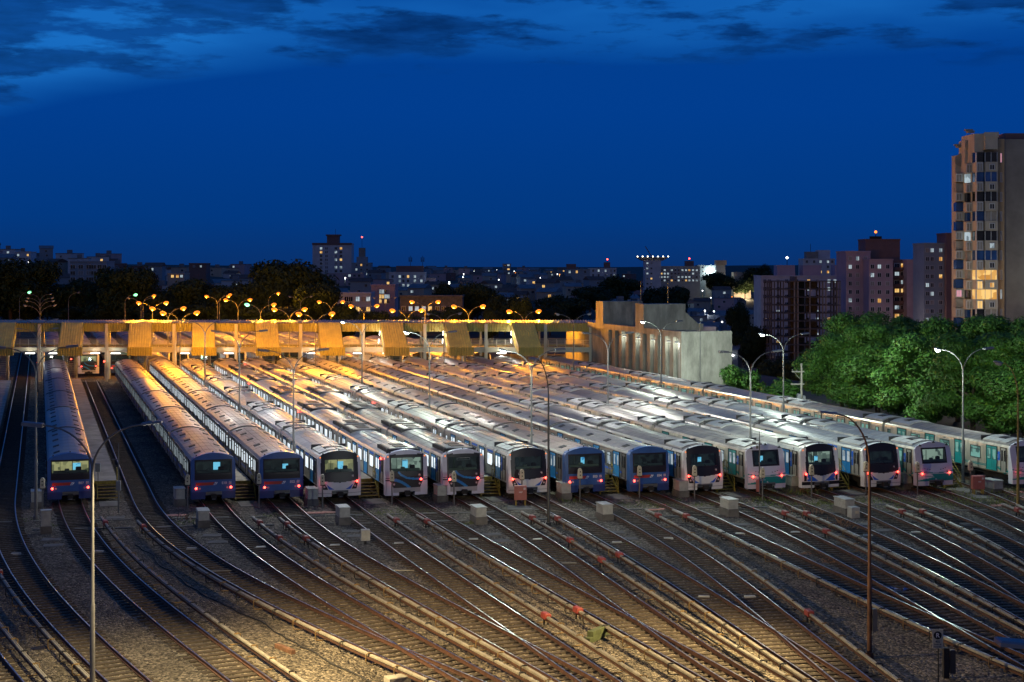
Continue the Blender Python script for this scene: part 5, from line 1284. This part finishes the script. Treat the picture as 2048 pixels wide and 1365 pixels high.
block('blue_grey_tower','blue-grey apartment tower left of the beige tower',1848,1893,487,660,440,12,'plas_g',[.15,.36,.74],2.55,1.1,1.2,.24,y0off=2,zb=-16)
block('blue_grey_tower','dark stair core beside the blue-grey tower',1893,1906,467,660,438,10,'plas_b',zb=-16)
# unfinished concrete frame
Bf=thing('unfinished_frame','unfinished bare concrete frame tower with open floors','building',((1540-1024)/F*420,420,-22)); sc=420/F
zt=CAMZ-(562-HORIZ)*sc+22
xs=[0,9,27,49,56,80,106,112,135,140]; xs=[x*sc for x in xs]
nf=13; fp=15.9*sc
for i in range(nf): MB().box(-.2,xs[-1]+.2,-.1,9,zt-i*fp-.28,zt-i*fp).build('floor_slab',M['concd'],Bf)
for x in xs:
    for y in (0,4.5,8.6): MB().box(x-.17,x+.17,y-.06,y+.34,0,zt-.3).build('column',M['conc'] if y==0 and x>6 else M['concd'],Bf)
MB().box(xs[3]+.2,xs[4]-.2,.5,8.5,0,zt+1.2).build('core_wall',M['concd'],Bf)
for i in range(nf-1):
    if i%3!=1: MB().box(xs[5]+.2,xs[6]-.2,8.0,8.2,zt-(i+1)*fp+.02,zt-i*fp-.3).build('rear_wall',M['concd'],Bf)
    MB().box(xs[4]+.2,xs[5]-.2,7.8,8.0,zt-(i+1)*fp+.02,zt-i*fp-.3).build('rear_wall',M['concd'],Bf)
# beige balcony tower at right
YT=215.0; k=YT/F
T=thing('beige_tower','tall beige apartment tower with stacked glazed balconies at the right edge','building',((1950-1024)*k,YT,-.5)); X0=1950
def lx(px,y=0): return (px-1024)*(YT+y)/F-(X0-1024)*k
def lz(py): return CAMZ-(py-HORIZ)*k+.5
MB().box(lx(1990),lx(2013),.9,13,0,lz(277)).build('side_bay',M['plas_o'],T)
MB().box(lx(2013),lx(2085),1.6,15,0,lz(277)).build('gable',M['plas_d'],T)
MB().box(lx(2028),lx(2085),4,10,lz(277),lz(262)).build('roof_block',M['plas_b'],T)
MB().box(lx(1948),lx(1990),1.0,6,0,lz(267)).build('core',M['plas_t'],T)
MB().box(lx(1930,3),lx(1949,3),3.0,6,0,lz(277)).build('core',M['plas_t'],T)
MB().box(lx(1911,5),lx(1931,5),5.0,6.9,0,lz(306)).build('core',M['plas_t'],T)
MB().box(lx(1966),lx(1991),-1.0,1.0,lz(300),lz(267)).box(lx(1948),lx(1966),-.2,1.0,lz(305),lz(268)).box(lx(1964),lx(1993),-1.1,-.98,lz(276),lz(266)).build('crown_panel',M['plas_t'],T)
for px,py,y in ((1944,288,2.8),(1923,316,4.8)):
    MB().cyl((lx(px,y),y,lz(py)),.95,.3,'y',20).build('round_window',M['plas_d'],T); MB().box(lx(px,y)-.6,lx(px,y)+.4,y,y+1,lz(py-30),lz(py-26)).box(lx(px,y)-.9,lx(px,y)+.2,y+.1,y+.9,lz(py-33),lz(py-30)).build('roof_vent',M['plas_d'],T)
per=39.3; lit_main={6:'bw_warm',7:'bw_warm'}
for r in range(9):
    yt=306+r*per*.995
    a,b=lz(yt+19),lz(yt)
    m=lit_main.get(r) or ('balglass' if r in (1,5) else 'curtain' if r in (3,8) else 'glassd')
    # glazed balcony of two panes and a parapet block below
    MB().box(lx(1949),lx(1966),-.55,.98,a,b).build('balcony_glazing',M['balglass' if r%2 else 'glassd'] if m not in('bw_warm',) else M[m],T)
    MB().box(lx(1966.3),lx(1990),-.9,.98,a,b).build('balcony_glazing',M[m],T)
    for px in (1949,1966,1978,1990): MB().box(lx(px)-.035,lx(px)+.035,-.96,-.9 if px>1960 else -.5,a,b).build('mullion',M['plas_w'],T)
    MB().box(lx(1966),lx(1991),-1.1,.97,lz(yt+per-.6),a-.01).build('balcony_parapet',M['plas_t'],T)
    MB().box(lx(1949),lx(1962),-.95,.97,lz(yt+per-.6),a-.01).build('balcony_parapet',M['plas_t'],T)
    put('window',bwin(.75,.75,'bw_warm' if r==6 else 'bw_white' if r==4 else 'glassd'),T,(lx(1979),-1.11,lz(yt+29)))
    put('window',bwin(.9,1.15,'bw_warm' if r in (6,7) else 'curtain'),T,(lx(1955.5),-.96,lz(yt+29)))
    for j,px in enumerate((1996,2006)): put('window',bwin(.30,1.35,'bw_pink' if r==0 and j else 'bw_white' if (r==4 and j==0) or r==7 else 'curtain'),T,(lx(px),.9,lz(yt+9)))
    # left columns of offset balconies
    yb=yt+20
    MB().box(lx(1931,2),lx(1946,2),1.2,2.98,lz(yb+20),lz(yb)).build('balcony_parapet',M['plas_t'],T)
    put('window',bwin(.95,1.1,'curtain'),T,(lx(1939,1.2),1.2,lz(yb+10)))
    MB().box(lx(1933,2),lx(1947,2),1.6,2.98,lz(yb+38),lz(yb+21)).build('balcony_glazing',M[('balglass','curtain','bw_white','glassd','curtain')[(r*2+1)%5] if r!=0 else 'bw_white'],T)
    MB().box(lx(1910,4),lx(1926,4),3.2,4.98,lz(yb+36),lz(yb+18)).build('balcony_parapet',M['plas_t'],T)
    put('window',bwin(.9,1.0,'curtain' if r!=6 else 'bw_pink'),T,(lx(1918,3.2),3.2,lz(yb+27)))
    MB().box(lx(1911,4),lx(1926,4),3.7,4.98,lz(yb+56),lz(yb+38)).build('balcony_glazing',M['balglass' if r%3 else 'curtain'],T)
# purple hall and transformer pole near the concrete building
PT=thing('transformer_pole','wooden transformer pole with cross arms behind train 220','utility pole',((1603-1024)/F*168,168,-.5))
MB().tube([(0,0,0),(0,0,7.0)],[.14,.11],8).build('pole',M['conc'],PT); MB().box(-1.1,.3,-.06,.06,6.0,6.15).box(-1.2,.3,-.06,.06,4.6,4.75).tube([(-.9,0,6.1),(-.05,0,5.1)],.03,5).build('cross_arm',M['conc'],PT); MB().bbox(-.5,-.12,-.3,.3,2.6,3.6,.05).bbox(.12,.4,-.3,.3,2.7,3.4,.05).build('transformer',M['headm'],PT)
for x in (-1,-.5,0): MB().cyl((x,0,6.15),.05,.2).build('insulator',M['galv'],PT)
# ------------------------------------------------------------------ houses on the hillsides
random.seed(21)
HM={}
def house_meshes(v):
    if v in HM: return HM[v]
    rnd=random.Random(v); w,d,h=rnd.uniform(3.5,6),rnd.uniform(4,6),rnd.choice((3.2,5.8,6.2,8.8))
    wall=MB().box(-w,w,-d,d,-4,h).mesh('wall',M[rnd.choice(('plas_w','plas_t','plas_p','plas_g','plas_b'))])
    if v%3: r=MB().add([(-w-.4,-d-.4,h),(w+.4,-d-.4,h),(w+.4,d+.4,h),(-w-.4,d+.4,h),(-w-.4,0,h+1.9),(w+.4,0,h+1.9)],[(0,1,5,4),(2,3,4,5),(0,4,3),(1,2,5),(0,3,2,1)]).mesh('roof',M['tile' if v%2 else 'fibro'])
    else: r=MB().box(-w-.2,w+.2,-d-.2,d+.2,h,h+.35).box(-1.2,1.2,-1,1,h+.35,h+2.3).mesh('roof',M['fibro'])
    HM[v]=(wall,r,w,d,h); return HM[v]
used=[]
zones=[(-.36,-.20,560,1000,46,'left hill'),(-.20,-.10,600,1100,26,'left hill'),(-.06,.05,640,1700,74,'middle distance'),(.03,.10,560,1300,20,'middle distance'),(.095,.165,380,860,56,'right hillside'),(-.10,-.06,700,1500,12,'middle distance')]
for a0,a1,Y0,Y1,n,zn in zones:
    for _ in range(n):
        for _t in range(12):
            a=random.uniform(a0,a1); Y=Y0+(Y1-Y0)*random.random()**1.15; X=a*Y
            if all((X-x)**2+(Y-y)**2>190 for x,y in used): break
        else: continue
        used.append((X,Y)); v=random.randrange(14); wall,r,w,d,h=house_meshes(v)
        lit=random.random()<.42
        flat=v%3==0
        wc={'plas_w':'off-white','plas_t':'beige','plas_p':'pinkish','plas_g':'blue-grey','plas_b':'brown'}[[k for k in M if M[k]==wall.materials[0]][0]]
        wk=('bw_warm' if random.random()<.4 else 'bw_white') if lit else 'glassd'
        rf='flat' if flat else ('tiled' if v%2 else 'sheet')
        side=('left part','centre','right part')[min(2,int((a-a0)/(a1-a0)*3))]
        st='low' if h<4 else 'two-storey' if h<7 else 'three-storey'
        dist=('nearer row','middle row','far row')[min(2,int((Y-Y0)/(Y1-Y0)*3))]
        wd={'bw_warm':'a warm lit window','bw_white':'a white lit window','glassd':'dark windows'}[wk]
        H=thing('house',f'{wc} {st} {rf} roofed house, {wd}, {dist}, {side} of {zn}','house',(X,Y,terr(X,Y)),random.uniform(-.5,.5),'small houses of the town')
        put('wall',wall,H); put('roof',r,H)
        for i in range(2 if h>4 else 1):
            kd=wk if i==0 else 'glassd'
            put('window',bwin(1.5,1.3,kd),H,(random.uniform(-w*.6,w*.6),-d,h-1.6-(i*2.7)))
# far street lights of the town
FSL=MB().tube([(0,0,-1),(0,0,7)],.1,5).mesh('pole',M['galv'])
FSB={c:MB().sphere((0,0,7.2),.38,.38,.34,7,5).mesh('lamp_head',M[c]) for c in ('b_sodium','white_on','b_led')}
i=0
for a0,a1,Y0,Y1,n in ((-.35,-.1,560,1000,12),(-.06,.06,700,1900,26),(.09,.17,420,900,20),(.17,.24,600,900,3)):
    for _ in range(n):
        a=random.uniform(a0,a1); Y=random.uniform(Y0,Y1); c=random.choice(('b_sodium','white_on','white_on','b_led'))
        Lp=thing('street_light',f'tiny {dict(b_sodium="orange",white_on="white",b_led="greenish")[c]} street light, {("near","middle distance","far")[min(2,int(3*(Y-Y0)/(Y1-Y0)))]}, {("on the left hill","in the middle town","on the right hillside","below the pink towers")[0 if a<-.08 else 1 if a<.08 else 2 if a<.17 else 3]}, {("left part","middle part","right part")[min(2,int(3*(a-a0)/(a1-a0)))]}','street light',(a*Y,Y,terr(a*Y,Y)),0,'distant street lights of the town')
        put('pole',FSL,Lp); put('lamp_head',FSB[c],Lp)
        lamp_light('p','street_glow',Lp,(0,-.8,6.6),700,(1,.6,.25) if c=='b_sodium' else (.85,.95,1),.3) if i%3==0 else None
        i+=1
# unseen lamps added at the foot of the right hand towers to warm their facades
for i,(px,Y,z) in enumerate(((1715,440,-12),(1765,440,-12),(1830,440,-12),(1965,196,0),(1930,200,0),(1880,420,-12))):
    X=(px-1024)/F*Y
    Lp=thing('street_light','added unseen lamp behind the lamplit trees, '+('before the left pink wing','before the balcony bay','before the pink gable','before the beige tower','left of the beige tower','before the blue-grey tower')[i],'street light',(X,Y,z),0,'added lamps below the towers')
    put('pole',FSL,Lp); put('lamp_head',FSB['b_sodium'],Lp); lamp_light('p','street_glow',Lp,(0,-.6,6.4),1000 if Y>300 else 1900,(1,.72,.62) if Y>300 else (1,.86,.70),.4)
# fence along the far left bank
Fn=thing('perimeter_fence','concrete post fence along the bank behind the footbridge at left','fence',(-150,430,-.3))
for i in range(34):
    x=i*3.1; MB().box(x-.1,x+.1,-.1,.1,-.5,2.4).tube([(x,0,2.35),(x,-.45,2.85)],.06,4).build('post',M['conc'],Fn)
g=MB()
for z in (.5,1.1,1.7,2.3): g.box(0,33*3.1,-.015,.015,z,z+.03)
g.build('wire',M['galv'],Fn)
Ff=thing('perimeter_fence','angled post fence behind the right end of the footbridge','fence',((1000-1024)/F*262,262,-.3))
for i in range(9):
    x=i*1.9; MB().box(x-.08,x+.08,-.08,.08,-.3,2.3).tube([(x,0,2.25),(x+.45,0,2.8)],.06,4).build('post',M['conc'],Ff)
MB().box(0,17,.1,.16,-.3,2.2).build('panel',M['concd'],Ff)
